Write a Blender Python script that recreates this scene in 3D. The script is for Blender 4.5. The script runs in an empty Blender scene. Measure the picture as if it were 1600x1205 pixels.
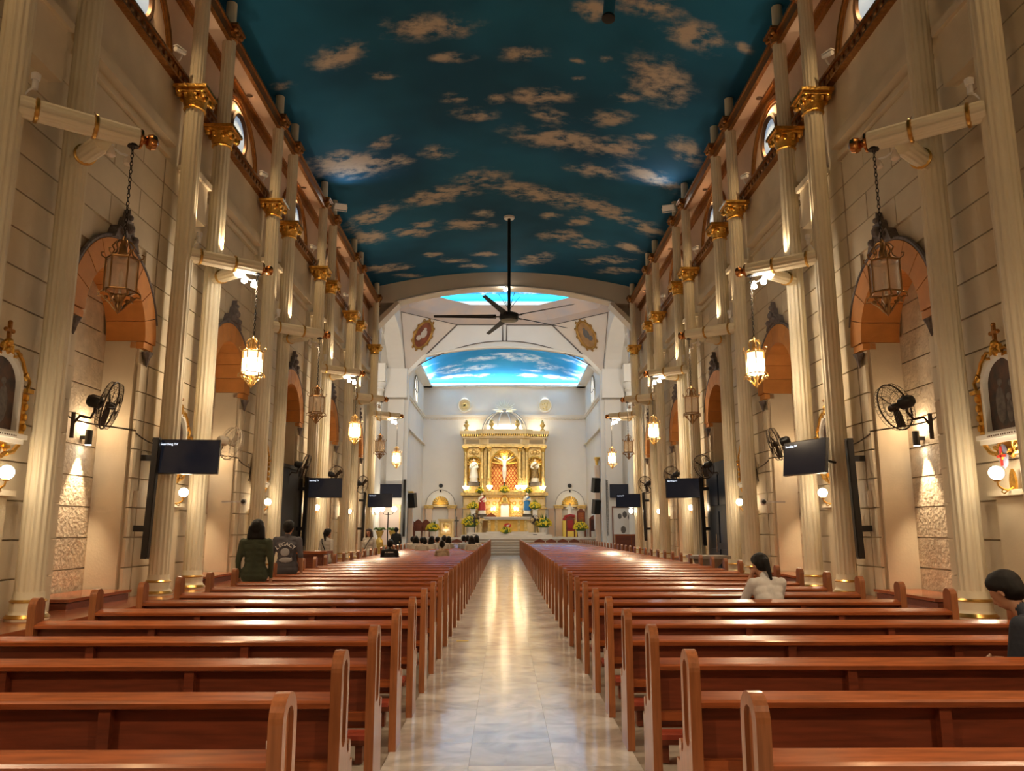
import bpy, bmesh, math, random
import numpy as np
from mathutils import Vector, Matrix
random.seed(7)
R = math.radians
PI = math.pi
scene = bpy.context.scene
COL = scene.collection

# ------------------------------------------------------------------ camera
F = 1235.0
cd = bpy.data.cameras.new('camera')
cd.sensor_fit = 'HORIZONTAL'; cd.sensor_width = 36.0
cd.lens = F / 1600 * 36
cd.clip_start = 0.05; cd.clip_end = 300
cam = bpy.data.objects.new('camera', cd); COL.objects.link(cam)
cam.location = (0, 0, 1.65)
cam.rotation_euler = (R(90) + math.atan(224 / F), 0, -math.atan(12 / math.hypot(F, 224)))
scene.camera = cam

# ------------------------------------------------------------------ world, exposure
w = bpy.data.worlds.new('world'); scene.world = w; w.use_nodes = True
w.node_tree.nodes['Background'].inputs[0].default_value = (0.5, 0.45, 0.4, 1)
w.node_tree.nodes['Background'].inputs[1].default_value = 0.2
scene.view_settings.view_transform = 'Standard'
scene.view_settings.look = 'None'
scene.view_settings.gamma = 1.0
scene.view_settings.use_curve_mapping = False
scene.view_settings.exposure = 1.68
WARM = (1.0, 0.66, 0.33)
SOFT = (1.0, 0.74, 0.47)
WHITE = (1.0, 0.95, 0.90)
# energies, in one place for tuning
E_LANTERN, E_SCONCE, E_NICHE, E_APEX, E_UP, E_SOFFIT = 62, 24, 95, 165, 36, 85
E_COVE_CHANCEL, E_COVE_CROSS, E_CROSS, E_ALTAR = 360, 240, 560, 9

# ------------------------------------------------------------------ materials
def N(nt, t, **k):
    n = nt.nodes.new(t)
    for a, b in k.items():
        setattr(n, a, b)
    return n

MATS = {}
def mat(name, col, rough=0.6, metal=0.0, var=0.0, vscale=6.0, bump=0.0, bscale=40.0, coat=0.0, stretch=None,
        emit=None, estr=0.0, trans=0.0, spec=0.5, objvar=0.0, col2=None, detail=6.0, alpha=1.0):
    if name in MATS: return MATS[name]
    m = bpy.data.materials.new(name); m.use_nodes = True
    nt = m.node_tree; b = nt.nodes['Principled BSDF']
    b.inputs['Base Color'].default_value = (*col, 1)
    b.inputs['Roughness'].default_value = rough
    b.inputs['Metallic'].default_value = metal
    b.inputs['Coat Weight'].default_value = coat
    b.inputs['Coat Roughness'].default_value = 0.12
    b.inputs['Specular IOR Level'].default_value = spec
    b.inputs['Transmission Weight'].default_value = trans
    b.inputs['Alpha'].default_value = alpha
    if emit:
        b.inputs['Emission Color'].default_value = (*emit, 1)
        b.inputs['Emission Strength'].default_value = estr
    if var or bump or objvar:
        geo = N(nt, 'ShaderNodeNewGeometry'); vec = geo.outputs['Position']
        if stretch:
            mp = N(nt, 'ShaderNodeVectorMath', operation='MULTIPLY'); mp.inputs[1].default_value = stretch
            nt.links.new(vec, mp.inputs[0]); vec = mp.outputs[0]
    if var or objvar:
        c2 = col2 or tuple(c * (1 - var) for c in col)
        mx = N(nt, 'ShaderNodeMixRGB'); mx.inputs[1].default_value = (*col, 1); mx.inputs[2].default_value = (*c2, 1)
        if var:
            no = N(nt, 'ShaderNodeTexNoise'); no.inputs['Scale'].default_value = vscale; no.inputs['Detail'].default_value = detail
            nt.links.new(vec, no.inputs['Vector'])
            rp = N(nt, 'ShaderNodeMapRange'); rp.inputs[1].default_value = 0.35; rp.inputs[2].default_value = 0.68
            nt.links.new(no.outputs[0], rp.inputs[0]); nt.links.new(rp.outputs[0], mx.inputs[0])
        else:
            mx.inputs[0].default_value = 0
        out = mx.outputs[0]
        if objvar:
            oi = N(nt, 'ShaderNodeObjectInfo')
            mr = N(nt, 'ShaderNodeMapRange'); mr.inputs[3].default_value = 1 - objvar; mr.inputs[4].default_value = 1 + objvar
            nt.links.new(oi.outputs['Random'], mr.inputs[0])
            vm = N(nt, 'ShaderNodeVectorMath', operation='SCALE')
            nt.links.new(out, vm.inputs[0]); nt.links.new(mr.outputs[0], vm.inputs['Scale']); out = vm.outputs[0]
        nt.links.new(out, b.inputs['Base Color'])
    if bump:
        no2 = N(nt, 'ShaderNodeTexNoise'); no2.inputs['Scale'].default_value = bscale; no2.inputs['Detail'].default_value = 5
        nt.links.new(vec, no2.inputs['Vector'])
        bp = N(nt, 'ShaderNodeBump'); bp.inputs['Strength'].default_value = bump; bp.inputs['Distance'].default_value = 0.03
        nt.links.new(no2.outputs[0], bp.inputs['Height']); nt.links.new(bp.outputs[0], b.inputs['Normal'])
    MATS[name] = m
    return m

CREAM = mat('cream wall', (0.70, 0.605, 0.44), 0.75, var=0.12, vscale=1.6, bump=0.08, bscale=25, objvar=0.05)
STONE = mat('rough stone', (0.68, 0.57, 0.42), 0.8, var=0.22, vscale=5, bump=0.75, bscale=14, objvar=0.06)
COLM = mat('column cream', (0.76, 0.68, 0.50), 0.55, var=0.08, vscale=2, bump=0.04)
PEACH = mat('peach plaster', (0.74, 0.55, 0.40), 0.7, var=0.08, vscale=1.5)
TERRA = mat('terracotta', (0.66, 0.28, 0.065), 0.7, var=0.18, vscale=3, bump=0.1, objvar=0.08)
GOLD = mat('gold', (0.80, 0.46, 0.10), 0.28, 1.0, var=0.35, vscale=12, bump=0.35, bscale=26)
BRONZE = mat('bronze gold', (0.42, 0.19, 0.05), 0.35, 0.85, var=0.35, vscale=12, bump=0.4, bscale=26)
RINGG = mat('ring gold', (0.60, 0.36, 0.10), 0.3, 1.0)
COPPER = mat('copper ball', (0.50, 0.22, 0.07), 0.25, 1.0)
GREYORN = mat('grey carved stone', (0.20, 0.17, 0.16), 0.7, var=0.4, vscale=14, bump=0.6, bscale=30)
WOOD = mat('varnished wood', (0.36, 0.092, 0.024), 0.27, var=0.4, vscale=3.0, stretch=(1.2, 14, 14), coat=0.35, objvar=0.12, bump=0.03, bscale=6)
WOODEND = mat('varnished wood end', (0.34, 0.118, 0.043), 0.28, var=0.35, vscale=3.0, stretch=(14, 14, 1.2), coat=0.35, objvar=0.12)
WOODD = mat('dark varnished wood', (0.20, 0.045, 0.018), 0.38, var=0.4, vscale=3.0, stretch=(1.2, 14, 14), coat=0.2, objvar=0.15)
REDLEDGE = mat('red varnished ledge', (0.38, 0.10, 0.035), 0.22, var=0.3, vscale=3, stretch=(6, 1, 6), coat=0.4)
PAD = mat('kneeler pad', (0.30, 0.05, 0.025), 0.4)
BLACK = mat('black plastic', (0.012, 0.012, 0.014), 0.35)
BLACKM = mat('black metal', (0.02, 0.018, 0.016), 0.4, 0.5)
SCREEN = mat('screen', (0.008, 0.008, 0.012), 0.12, emit=(0.02, 0.022, 0.032), estr=0.10)
SCRTXT = mat('screen text', (0.8, 0.85, 1), 0.5, emit=(0.75, 0.85, 1), estr=.5)
DARK = mat('painted passage dark', (0.006, 0.006, 0.008), 0.6)  # passage darkness painted as a flat black
NAVY = mat('navy door', (0.012, 0.028, 0.065), 0.35, var=0.4, vscale=2, stretch=(3, 3, .6))
WHITEP = mat('white paint', (0.74, 0.71, 0.66), 0.65, var=0.05, vscale=1)
WHITEG = mat('white trim', (0.80, 0.77, 0.70), 0.5)
CHANC = mat('chancel wall', (0.74, 0.70, 0.64), 0.7, var=0.05, vscale=.8)
GREYTR = mat('grey trim line', (0.12, 0.10, 0.09), 0.6)
CREAMTR = mat('cream trim', (0.74, 0.66, 0.54), 0.5)
GLASS = mat('lantern glass', (0.95, 0.85, 0.72), 0.25, trans=0.85, spec=0.3)
LITGL = mat('lit glass', (1, 0.93, 0.8), 0.4, emit=(1.0, 0.90, 0.70), estr=7)
LITUP = mat('lit glass upper', (0.8, 0.65, 0.45), 0.4, emit=(1.0, 0.68, 0.35), estr=0.9)
GLOBE = mat('globe', (1, 0.9, 0.75), 0.4, emit=(1.0, 0.88, 0.66), estr=9)
BULB = mat('bulb', (1, 0.95, 0.85), 0.4, emit=(1.0, 0.9, 0.75), estr=25)
BULBOFF = mat('unlit bulb', (0.75, 0.66, 0.55), 0.25)
WHPLA = mat('white plastic', (0.75, 0.73, 0.70), 0.4)
OCGL = mat('oculus glass', (0.4, 0.5, 0.6), 0.3, emit=(0.50, 0.66, 0.85), estr=0.13)
ALTGOLD = mat('altar gilding', (0.82, 0.58, 0.22), 0.38, 0.55, var=0.35, vscale=6, bump=0.3, bscale=12)
ALTGOLD2 = mat('altar bright gold', (0.95, 0.62, 0.16), 0.3, 0.75, var=0.3, vscale=8, bump=0.35, bscale=14)
ALTSTONE = mat('altar cream stone', (0.76, 0.57, 0.29), 0.5, var=0.15, vscale=3, bump=0.1)
ALTDK = mat('altar dark panel', (0.34, 0.24, 0.12), 0.6)  # darker brown for the frieze panels
IVORY = mat('ivory statue', (0.85, 0.80, 0.68), 0.5)
FLESH = mat('statue flesh', (0.72, 0.50, 0.34), 0.5)
CROSSW = mat('cross wood', (0.10, 0.08, 0.06), 0.5)
REDP = mat('red lattice', (0.55, 0.07, 0.03), 0.5)
MARBLE_W = mat('white marble', (0.70, 0.62, 0.52), 0.25, var=0.15, vscale=1.5)
REDCL = mat('red robe', (0.35, 0.02, 0.02), 0.6)
BLUECL = mat('blue robe', (0.02, 0.16, 0.42), 0.6)
YELLOW = mat('yellow flowers', (0.85, 0.62, 0.02), 0.6, var=0.3, vscale=20)
LEAF = mat('flower foliage', (0.08, 0.16, 0.02), 0.6, var=0.4, vscale=15)
CHROME = mat('chrome', (0.6, 0.58, 0.55), 0.2, 1.0)
PAINTING = mat('dark oil painting', (0.10, 0.04, 0.018), 0.45, var=1.0, vscale=7, col2=(0.012, 0.010, 0.012), detail=3)
FIGP = mat('painted figure', (0.16, 0.14, 0.13), 0.6, var=0.5, vscale=16)
FIGW = mat('painted pale figure', (0.50, 0.42, 0.34), 0.6)
FIGG = mat('painted green robe', (0.02, 0.05, 0.03), 0.6)
REDCR = mat('red cross enamel', (0.55, 0.03, 0.02), 0.4)
BLUEEN = mat('blue grey enamel', (0.25, 0.24, 0.34), 0.4)
WIRE = mat('cable', (0.05, 0.035, 0.02), 0.6)
FANDK = mat('fan cage', (0.05, 0.032, 0.022), 0.45, 0.3)
GREYPED = mat('grey stone font', (0.32, 0.28, 0.24), 0.5, var=0.3, vscale=6, bump=0.2)
LIPS = mat('caption strokes', (0.08, 0.04, 0.02), 0.7)

# floor marble
def marble_mat():
    m = bpy.data.materials.new('aisle marble'); m.use_nodes = True; nt = m.node_tree; b = nt.nodes['Principled BSDF']
    geo = N(nt, 'ShaderNodeNewGeometry')
    oi = N(nt, 'ShaderNodeObjectInfo')
    ad = N(nt, 'ShaderNodeVectorMath', operation='MULTIPLY_ADD')
    sc = N(nt, 'ShaderNodeCombineXYZ'); nt.links.new(oi.outputs['Random'], sc.inputs[0]); nt.links.new(oi.outputs['Random'], sc.inputs[1])
    ad.inputs[1].default_value = (40, 40, 0)
    nt.links.new(sc.outputs[0], ad.inputs[0]); nt.links.new(geo.outputs['Position'], ad.inputs[2])
    no = N(nt, 'ShaderNodeTexNoise'); no.inputs['Scale'].default_value = 2.2; no.inputs['Detail'].default_value = 8; no.inputs['Distortion'].default_value = 1.5
    nt.links.new(ad.outputs[0], no.inputs['Vector'])
    cr = N(nt, 'ShaderNodeValToRGB')
    e = cr.color_ramp.elements; e[0].position = .32; e[0].color = (0.50, 0.48, 0.46, 1); e[1].position = .62; e[1].color = (0.76, 0.74, 0.71, 1)
    nt.links.new(no.outputs[0], cr.inputs[0])
    mr = N(nt, 'ShaderNodeMapRange'); mr.inputs[3].default_value = 0.92; mr.inputs[4].default_value = 1.05
    nt.links.new(oi.outputs['Random'], mr.inputs[0])
    vm = N(nt, 'ShaderNodeVectorMath', operation='SCALE'); nt.links.new(cr.outputs[0], vm.inputs[0]); nt.links.new(mr.outputs[0], vm.inputs['Scale'])
    nt.links.new(vm.outputs[0], b.inputs['Base Color'])
    b.inputs['Roughness'].default_value = 0.15
    return m
MARBLE = marble_mat()
FLOORM = mat('floor marble plain', (0.50, 0.45, 0.38), 0.25, var=0.3, vscale=1.2)

def sky_mat(name, blue1, blue2, cloud, lo=.38, hi=.75, nscale=1.6, rough=0.8):
    """painted sky mural: attribute 'cloud' holds where the painter put clouds, noise frays their edges"""
    m = bpy.data.materials.new(name); m.use_nodes = True; nt = m.node_tree; b = nt.nodes['Principled BSDF']
    at = N(nt, 'ShaderNodeAttribute'); at.attribute_name = 'cloud'
    geo = N(nt, 'ShaderNodeNewGeometry')
    mp = N(nt, 'ShaderNodeVectorMath', operation='MULTIPLY'); mp.inputs[1].default_value = (1, 1.3, 1)
    nt.links.new(geo.outputs['Position'], mp.inputs[0])
    no = N(nt, 'ShaderNodeTexNoise'); no.inputs['Scale'].default_value = nscale; no.inputs['Detail'].default_value = 8; no.inputs['Roughness'].default_value = .62
    nt.links.new(mp.outputs[0], no.inputs['Vector'])
    a1 = N(nt, 'ShaderNodeMath', operation='MULTIPLY_ADD'); a1.inputs[1].default_value = 2.2; a1.inputs[2].default_value = -0.6
    nt.links.new(no.outputs[0], a1.inputs[0])
    a2 = N(nt, 'ShaderNodeMath', operation='MULTIPLY'); nt.links.new(at.outputs['Fac'], a2.inputs[0]); nt.links.new(a1.outputs[0], a2.inputs[1])
    mr = N(nt, 'ShaderNodeMapRange', interpolation_type='SMOOTHSTEP'); mr.inputs[1].default_value = lo * .5; mr.inputs[2].default_value = hi * .8
    nt.links.new(a2.outputs[0], mr.inputs[0])
    n2 = N(nt, 'ShaderNodeTexNoise'); n2.inputs['Scale'].default_value = .22; n2.inputs['Detail'].default_value = 3
    nt.links.new(geo.outputs['Position'], n2.inputs['Vector'])
    r2 = N(nt, 'ShaderNodeMapRange'); r2.inputs[1].default_value = .38; r2.inputs[2].default_value = .62
    nt.links.new(n2.outputs[0], r2.inputs[0])
    mb = N(nt, 'ShaderNodeMixRGB'); mb.inputs[1].default_value = (*blue1, 1); mb.inputs[2].default_value = (*blue2, 1); nt.links.new(r2.outputs[0], mb.inputs[0])
    mx = N(nt, 'ShaderNodeMixRGB'); mx.inputs[2].default_value = (*cloud, 1)
    nt.links.new(mr.outputs[0], mx.inputs[0]); nt.links.new(mb.outputs[0], mx.inputs[1])
    nt.links.new(mx.outputs[0], b.inputs['Base Color']); b.inputs['Roughness'].default_value = rough
    b.inputs['Specular IOR Level'].default_value = .2
    return m

# ------------------------------------------------------------------ mesh helper
class MB:
    def __init__(s): s.v = []; s.f = []; s.sm = []
    def add(s, vs, fs, smooth=False, M=None):
        o = len(s.v)
        if M is not None: vs = [M @ Vector(p) for p in vs]
        s.v += [tuple(p) for p in vs]
        s.f += [tuple(i + o for i in f) for f in fs]; s.sm += [smooth] * len(fs)
        return s
    def box(s, x0, x1, y0, y1, z0, z1, M=None):
        x0, x1 = min(x0, x1), max(x0, x1); y0, y1 = min(y0, y1), max(y0, y1); z0, z1 = min(z0, z1), max(z0, z1)
        return s.add([(x0, y0, z0), (x1, y0, z0), (x1, y1, z0), (x0, y1, z0), (x0, y0, z1), (x1, y0, z1), (x1, y1, z1), (x0, y1, z1)],
              [(0, 3, 2, 1), (4, 5, 6, 7), (0, 1, 5, 4), (1, 2, 6, 5), (2, 3, 7, 6), (3, 0, 4, 7)], M=M)
    def lathe(s, prof, n=16, smooth=True, M=None, a0=0.0, sx=1.0, sy=1.0):
        vs = []; fs = []
        for r, z in prof:
            for i in range(n):
                a = a0 + 2 * PI * i / n; vs.append((sx * r * math.cos(a), sy * r * math.sin(a), z))
        for k in range(len(prof) - 1):
            for i in range(n):
                j = (i + 1) % n; fs.append((k * n + i, k * n + j, (k + 1) * n + j, (k + 1) * n + i))
        fs.append(tuple(reversed(range(n)))); fs.append(tuple((len(prof) - 1) * n + i for i in range(n)))
        return s.add(vs, fs, smooth, M)
    def cyl(s, p, q, r, r2=None, n=10, smooth=True, caps=True):
        p, q = Vector(p), Vector(q); r2 = r if r2 is None else r2
        d = q - p; L = d.length
        if L < 1e-6: return s
        M = Matrix.Translation(p) @ d.to_track_quat('Z', 'Y').to_matrix().to_4x4()
        return s.lathe([(r, 0), (r2, L)], n, smooth, M)
    def tube(s, pts, r, n=6, closed=False):
        pts = [Vector(p) for p in pts]; m = len(pts); vs = []; fs = []
        up0 = None
        for i, p in enumerate(pts):
            a = pts[(i - 1) % m] if (closed or i > 0) else p
            b = pts[(i + 1) % m] if (closed or i < m - 1) else p
            d = (b - a).normalized()
            if up0 is None: up0 = Vector((0, 0, 1)) if abs(d.z) < .9 else Vector((1, 0, 0))
            x = d.cross(up0)
            if x.length < 1e-4: x = d.cross(Vector((1, .3, .1)))
            x.normalize(); y = x.cross(d); up0 = y
            rr = r[i] if isinstance(r, (list, tuple)) else r
            for k in range(n):
                t = 2 * PI * k / n; vs.append(p + x * rr * math.cos(t) + y * rr * math.sin(t))
        for i in range(m if closed else m - 1):
            j = (i + 1) % m
            for k in range(n):
                l = (k + 1) % n; fs.append((i * n + k, i * n + l, j * n + l, j * n + k))
        if not closed:
            fs.append(tuple(reversed(range(n)))); fs.append(tuple((m - 1) * n + k for k in range(n)))
        return s.add(vs, fs, True)
    def sph(s, c, r, n=10, m=6, sx=1, sy=1, sz=1):
        prof = [(max(1e-4, r * math.sin(PI * i / m)), -r * math.cos(PI * i / m)) for i in range(m + 1)]
        M = Matrix.Translation(Vector(c)) @ Matrix.Diagonal((sx, sy, sz, 1))
        return s.lathe(prof, n, True, M)
    def prism(s, poly, a, b, axis='x', hole=None):
        """poly: 2D outline extruded from a to b along axis; 2D = the two other axes in order"""
        def P(u, v, w): return (w, u, v) if axis == 'x' else ((u, w, v) if axis == 'y' else (u, v, w))
        bm = bmesh.new(); loops = [poly] + ([hole] if hole else [])
        for lp in loops:
            vs = [bm.verts.new((u, v, 0)) for u, v in lp]
            for i in range(len(vs)): bm.edges.new((vs[i], vs[(i + 1) % len(vs)]))
        bmesh.ops.triangle_fill(bm, use_beauty=True, edges=bm.edges[:])
        bm.verts.index_update()
        base = [(v.co.x, v.co.y) for v in bm.verts]; tris = []
        for f in bm.faces:
            t = [v.index for v in f.verts]
            if f.normal.z < 0: t.reverse()
            tris.append(tuple(t))
        bm.free(); n = len(base)
        vs = [P(u, v, a) for u, v in base] + [P(u, v, b) for u, v in base]
        fs = [tuple(reversed(t)) for t in tris] + [tuple(i + n for i in t) for t in tris]
        o = 0
        for lp in loops:
            m = len(lp)
            for i in range(m):
                j = (i + 1) % m; fs.append((o + i, o + j, o + j + n, o + i + n))
            o += m
        return s.add(vs, fs)
    def mesh(s, name, material, mirror=False, fixn=True):
        me = bpy.data.meshes.new(name)
        v = [(-p[0], p[1], p[2]) for p in s.v] if mirror else s.v
        f = [tuple(reversed(t)) for t in s.f] if mirror else s.f
        me.from_pydata(v, [], f); me.polygons.foreach_set('use_smooth', s.sm)
        if fixn:
            bm = bmesh.new(); bm.from_mesh(me); bmesh.ops.recalc_face_normals(bm, faces=bm.faces[:]); bm.to_mesh(me); bm.free()
        if any(s.sm):
            try: me.set_sharp_from_angle(angle=R(40))
            except Exception: pass
        me.materials.append(material); me.update()
        return me

CACHE = {}
def cm(key, material, fn, mirror=False):
    k = (key, mirror)
    if k not in CACHE:
        b = MB(); fn(b); CACHE[k] = b.mesh(key, material, mirror)
    return CACHE[k]

def ob(name, me, parent=None, loc=None, rot=None, scale=None):
    o = bpy.data.objects.new(name, me); COL.objects.link(o)
    if parent: o.parent = parent
    if loc is not None: o.location = loc
    if rot is not None: o.rotation_euler = rot
    if scale is not None: o.scale = scale
    return o
def part(name, material, parent, fn, loc=None, rot=None, key=None, mirror=False):
    me = cm(key, material, fn, mirror) if key else None
    if me is None:
        b = MB(); fn(b); me = b.mesh(name, material, mirror)
    return ob(name, me, parent, loc, rot)
def thing(name, label, cat, loc=(0, 0, 0), rot=(0, 0, 0), group=None):
    o = bpy.data.objects.new(name, None); COL.objects.link(o); o.location = loc; o.rotation_euler = rot
    o.empty_display_size = .1
    tag(o, label, cat, group); return o
def tag(o, label, cat, group=None):
    o['label'] = label; o['category'] = cat
    if group: o['group'] = group
    return o
def struct(o): o['kind'] = 'structure'; return o
def stuff(o): o['kind'] = 'stuff'; return o
def copy_tree(o, parent=None):
    c = o.copy(); COL.objects.link(c); c.parent = parent
    for ch in list(o.children): copy_tree(ch, c)
    return c
def light(kind, loc, energy, color, parent=None, size=.05, spot=60, blend=.6, to=None, rot=None, sy=None):
    d = bpy.data.lights.new('lamp_light', kind); d.energy = energy; d.color = color
    if kind == 'AREA':
        d.size = size
        if sy: d.shape = 'RECTANGLE'; d.size_y = sy
    else: d.shadow_soft_size = size
    if kind == 'SPOT': d.spot_size = R(spot); d.spot_blend = blend
    o = bpy.data.objects.new('lamp_light', d); COL.objects.link(o); o.location = loc
    if parent: o.parent = parent
    if to is not None: o.rotation_euler = (Vector(to) - Vector(loc)).to_track_quat('-Z', 'Y').to_euler()
    if rot is not None: o.rotation_euler = rot
    return o
ONES = ['', 'first', 'second', 'third', 'fourth', 'fifth', 'sixth', 'seventh', 'eighth', 'ninth', 'tenth', 'eleventh', 'twelfth', 'thirteenth',
        'fourteenth', 'fifteenth', 'sixteenth', 'seventeenth', 'eighteenth', 'nineteenth']
def nth(n):
    if n < 20: return ONES[n]
    t, u = divmod(n, 10); base = {2: 'twent', 3: 'thirt', 4: 'fort', 5: 'fift'}[t]
    return base + 'ieth' if u == 0 else base + 'y-' + ONES[u]
SIDE = {-1: 'doorway side', 1: 'blue-door side'}
WSIDE = {-1: 'wall with the black doorway', 1: 'wall with the navy blue door'}
def PK(k): return 9.6 + 5.3 * k        # centre of column pair k
def QK(k): return 12.44 + 5.3 * k       # centre of arched niche k
NP = 5

# ------------------------------------------------------------------ floor
b = MB(); b.box(-12.3, 12.3, -6, 60.3, -.3, -.012)
floor = struct(ob('floor', b.mesh('floor', FLOORM)))
TILE = .62
for i in range(3):
    for j in range(84):
        x0 = -.86 + i * .61; y0 = .4 + j * TILE
        if y0 > 50.4: continue
        ob('floor_tile', cm('floor_tile', MARBLE, lambda b: b.box(-.3042, .3042, -.3092, .3092, -.02, 0)), floor, (x0 + .305, y0 + .31, -.0005 * ((i * 7 + j * 3) % 3)))

# ------------------------------------------------------------------ nave ceiling: painted sky on a shallow vault
CLOUDS = [tuple(map(float, c.split())) for c in """-1.9 17.4 1.06 0.07 -0.04 0.46;-4.2 18.2 0.63 -0.13 -0.02 0.46;-1.4 18.7 0.52 0.03 -0.01 0.22;0.5 18.6 0.65 -0.04 0.01 0.30;-3.3 19.3 0.39 0.08 -0.03 0.17;-1.4 20.7 0.38 0.03 -0.02 0.25;-0.3 20.8 0.29 0.00 -0.00 0.24;-0.9 21.6 0.59 0.12 -0.03 0.35;1.0 20.6 0.81 -0.08 0.02 0.41;1.3 21.6 0.60 0.23 -0.03 0.34;3.1 21.5 0.57 -0.15 0.06 0.43;3.4 20.3 0.36 -0.09 0.04 0.26;4.1 19.3 0.85 0.52 -0.11 0.90;4.6 17.2 0.77 0.20 0.01 0.50;3.3 16.4 0.77 0.04 0.02 0.36;2.0 16.7 0.35 -0.05 0.04 0.37;5.8 17.3 0.20 0.04 0.01 0.19;2.1 23.1 1.75 0.21 0.00 0.66;3.6 23.2 0.75 -0.24 0.08 0.55;5.6 22.7 0.56 0.53 -0.08 0.55;3.1 25.0 0.90 0.01 0.02 0.46;5.0 24.9 0.97 0.48 -0.01 0.54;-5.1 23.9 1.28 0.46 -0.15 0.80;-3.7 24.1 0.63 0.17 -0.05 0.35;-3.8 22.9 0.42 -0.18 0.01 0.31;-2.2 23.9 0.54 0.08 -0.04 0.42;-0.9 26.0 0.88 -0.15 0.00 0.62;-2.4 27.2 1.34 -0.36 -0.01 0.67;1.3 27.3 1.87 0.79 -0.04 0.66;3.6 28.0 1.40 0.63 -0.02 0.69;5.5 29.1 0.65 0.21 0.02 0.59;-5.0 28.3 1.00 -0.65 0.01 0.69;-0.8 29.2 0.46 0.02 -0.01 0.37;1.8 29.2 0.39 -0.08 0.02 0.30;2.9 29.5 0.45 -0.14 0.04 0.43;-3.2 29.8 0.53 -0.09 -0.01 0.35;-3.7 30.5 0.79 0.26 -0.05 0.47;-1.5 30.2 0.95 0.08 -0.02 0.50;-5.5 30.1 0.68 0.36 -0.12 0.69;2.3 31.2 0.88 -0.26 0.04 0.57;3.5 31.8 0.76 -0.13 0.04 0.51;5.2 31.4 0.55 0.08 0.02 0.42;-0.9 33.7 0.52 0.03 -0.01 0.31;-2.3 34.3 0.60 0.13 -0.02 0.32;-3.2 33.3 0.43 0.14 -0.03 0.30;1.4 34.3 0.72 -0.54 0.07 0.67;4.5 33.4 0.95 -0.55 0.06 0.46;5.1 34.5 0.82 -0.55 0.06 0.40;-5.5 34.0 1.14 0.46 -0.06 0.48;-1.5 35.3 0.63 0.08 -0.01 0.34;1.9 18.8 0.18 0.03 -0.00 0.10;2.0 19.6 0.18 -0.03 0.01 0.11;2.6 18.6 0.17 -0.03 0.01 0.12;-5.8 19.0 0.28 0.10 -0.06 0.22;4.2 22.3 0.33 -0.11 0.03 0.20;-4.4 35.7 0.68 0.33 -0.03 0.29""".split(';')]
def zc(x): return 13.76 - .02 * x * x
def grid_mesh(name, material, xs, ys, zf, cloudf, flip=True):
    X, Y = np.meshgrid(xs, ys); Z = zf(X, Y); nx, ny = len(xs), len(ys)
    v = np.stack([X, Y, Z], -1).reshape(-1, 3)
    idx = np.arange(nx * ny).reshape(ny, nx)
    q = np.stack([idx[:-1, :-1], idx[1:, :-1], idx[1:, 1:], idx[:-1, 1:]], -1).reshape(-1, 4)
    me = bpy.data.meshes.new(name); me.from_pydata(v.tolist(), [], q.tolist())
    at = me.attributes.new('cloud', 'FLOAT', 'POINT'); at.data.foreach_set('value', cloudf(X, Y).reshape(-1).astype(np.float32))
    me.polygons.foreach_set('use_smooth', [True] * len(me.polygons)); me.materials.append(material); me.update(); return me
def nave_cloud(X, Y):
    out = np.zeros_like(X)
    extra = [(rx, ry, .7, .1, 0, .5) for rx, ry in ((-3, 2), (1, 5), (4, 8), (-4, 10), (0, 12), (3, -2), (-2, -4))]
    for cx, cy, ax, ay, bx, by in CLOUDS + extra:
        det = ax * by - bx * ay; dx, dy = X - cx, Y - cy
        p = (by * dx - bx * dy) / det; q = (-ay * dx + ax * dy) / det
        out = np.maximum(out, np.exp(-(p * p + q * q) * .62))
    return out
SKY1 = sky_mat('painted night-blue sky', (0.013, 0.13, 0.25), (0.008, 0.075, 0.15), (0.50, 0.43, 0.35), nscale=1.7, lo=.30, hi=.78)
ceiling = struct(ob('ceiling', grid_mesh('ceiling', SKY1, np.linspace(-7, 7, 150), np.linspace(-6, 36.4, 420), lambda X, Y: 13.76 - .02 * X * X, nave_cloud)))
b = MB(); b.box(-7.3, 7.3, -6.3, -6, -.3, 13.9); struct(ob('wall_rear', b.mesh('wall_rear', CREAM)))

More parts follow.
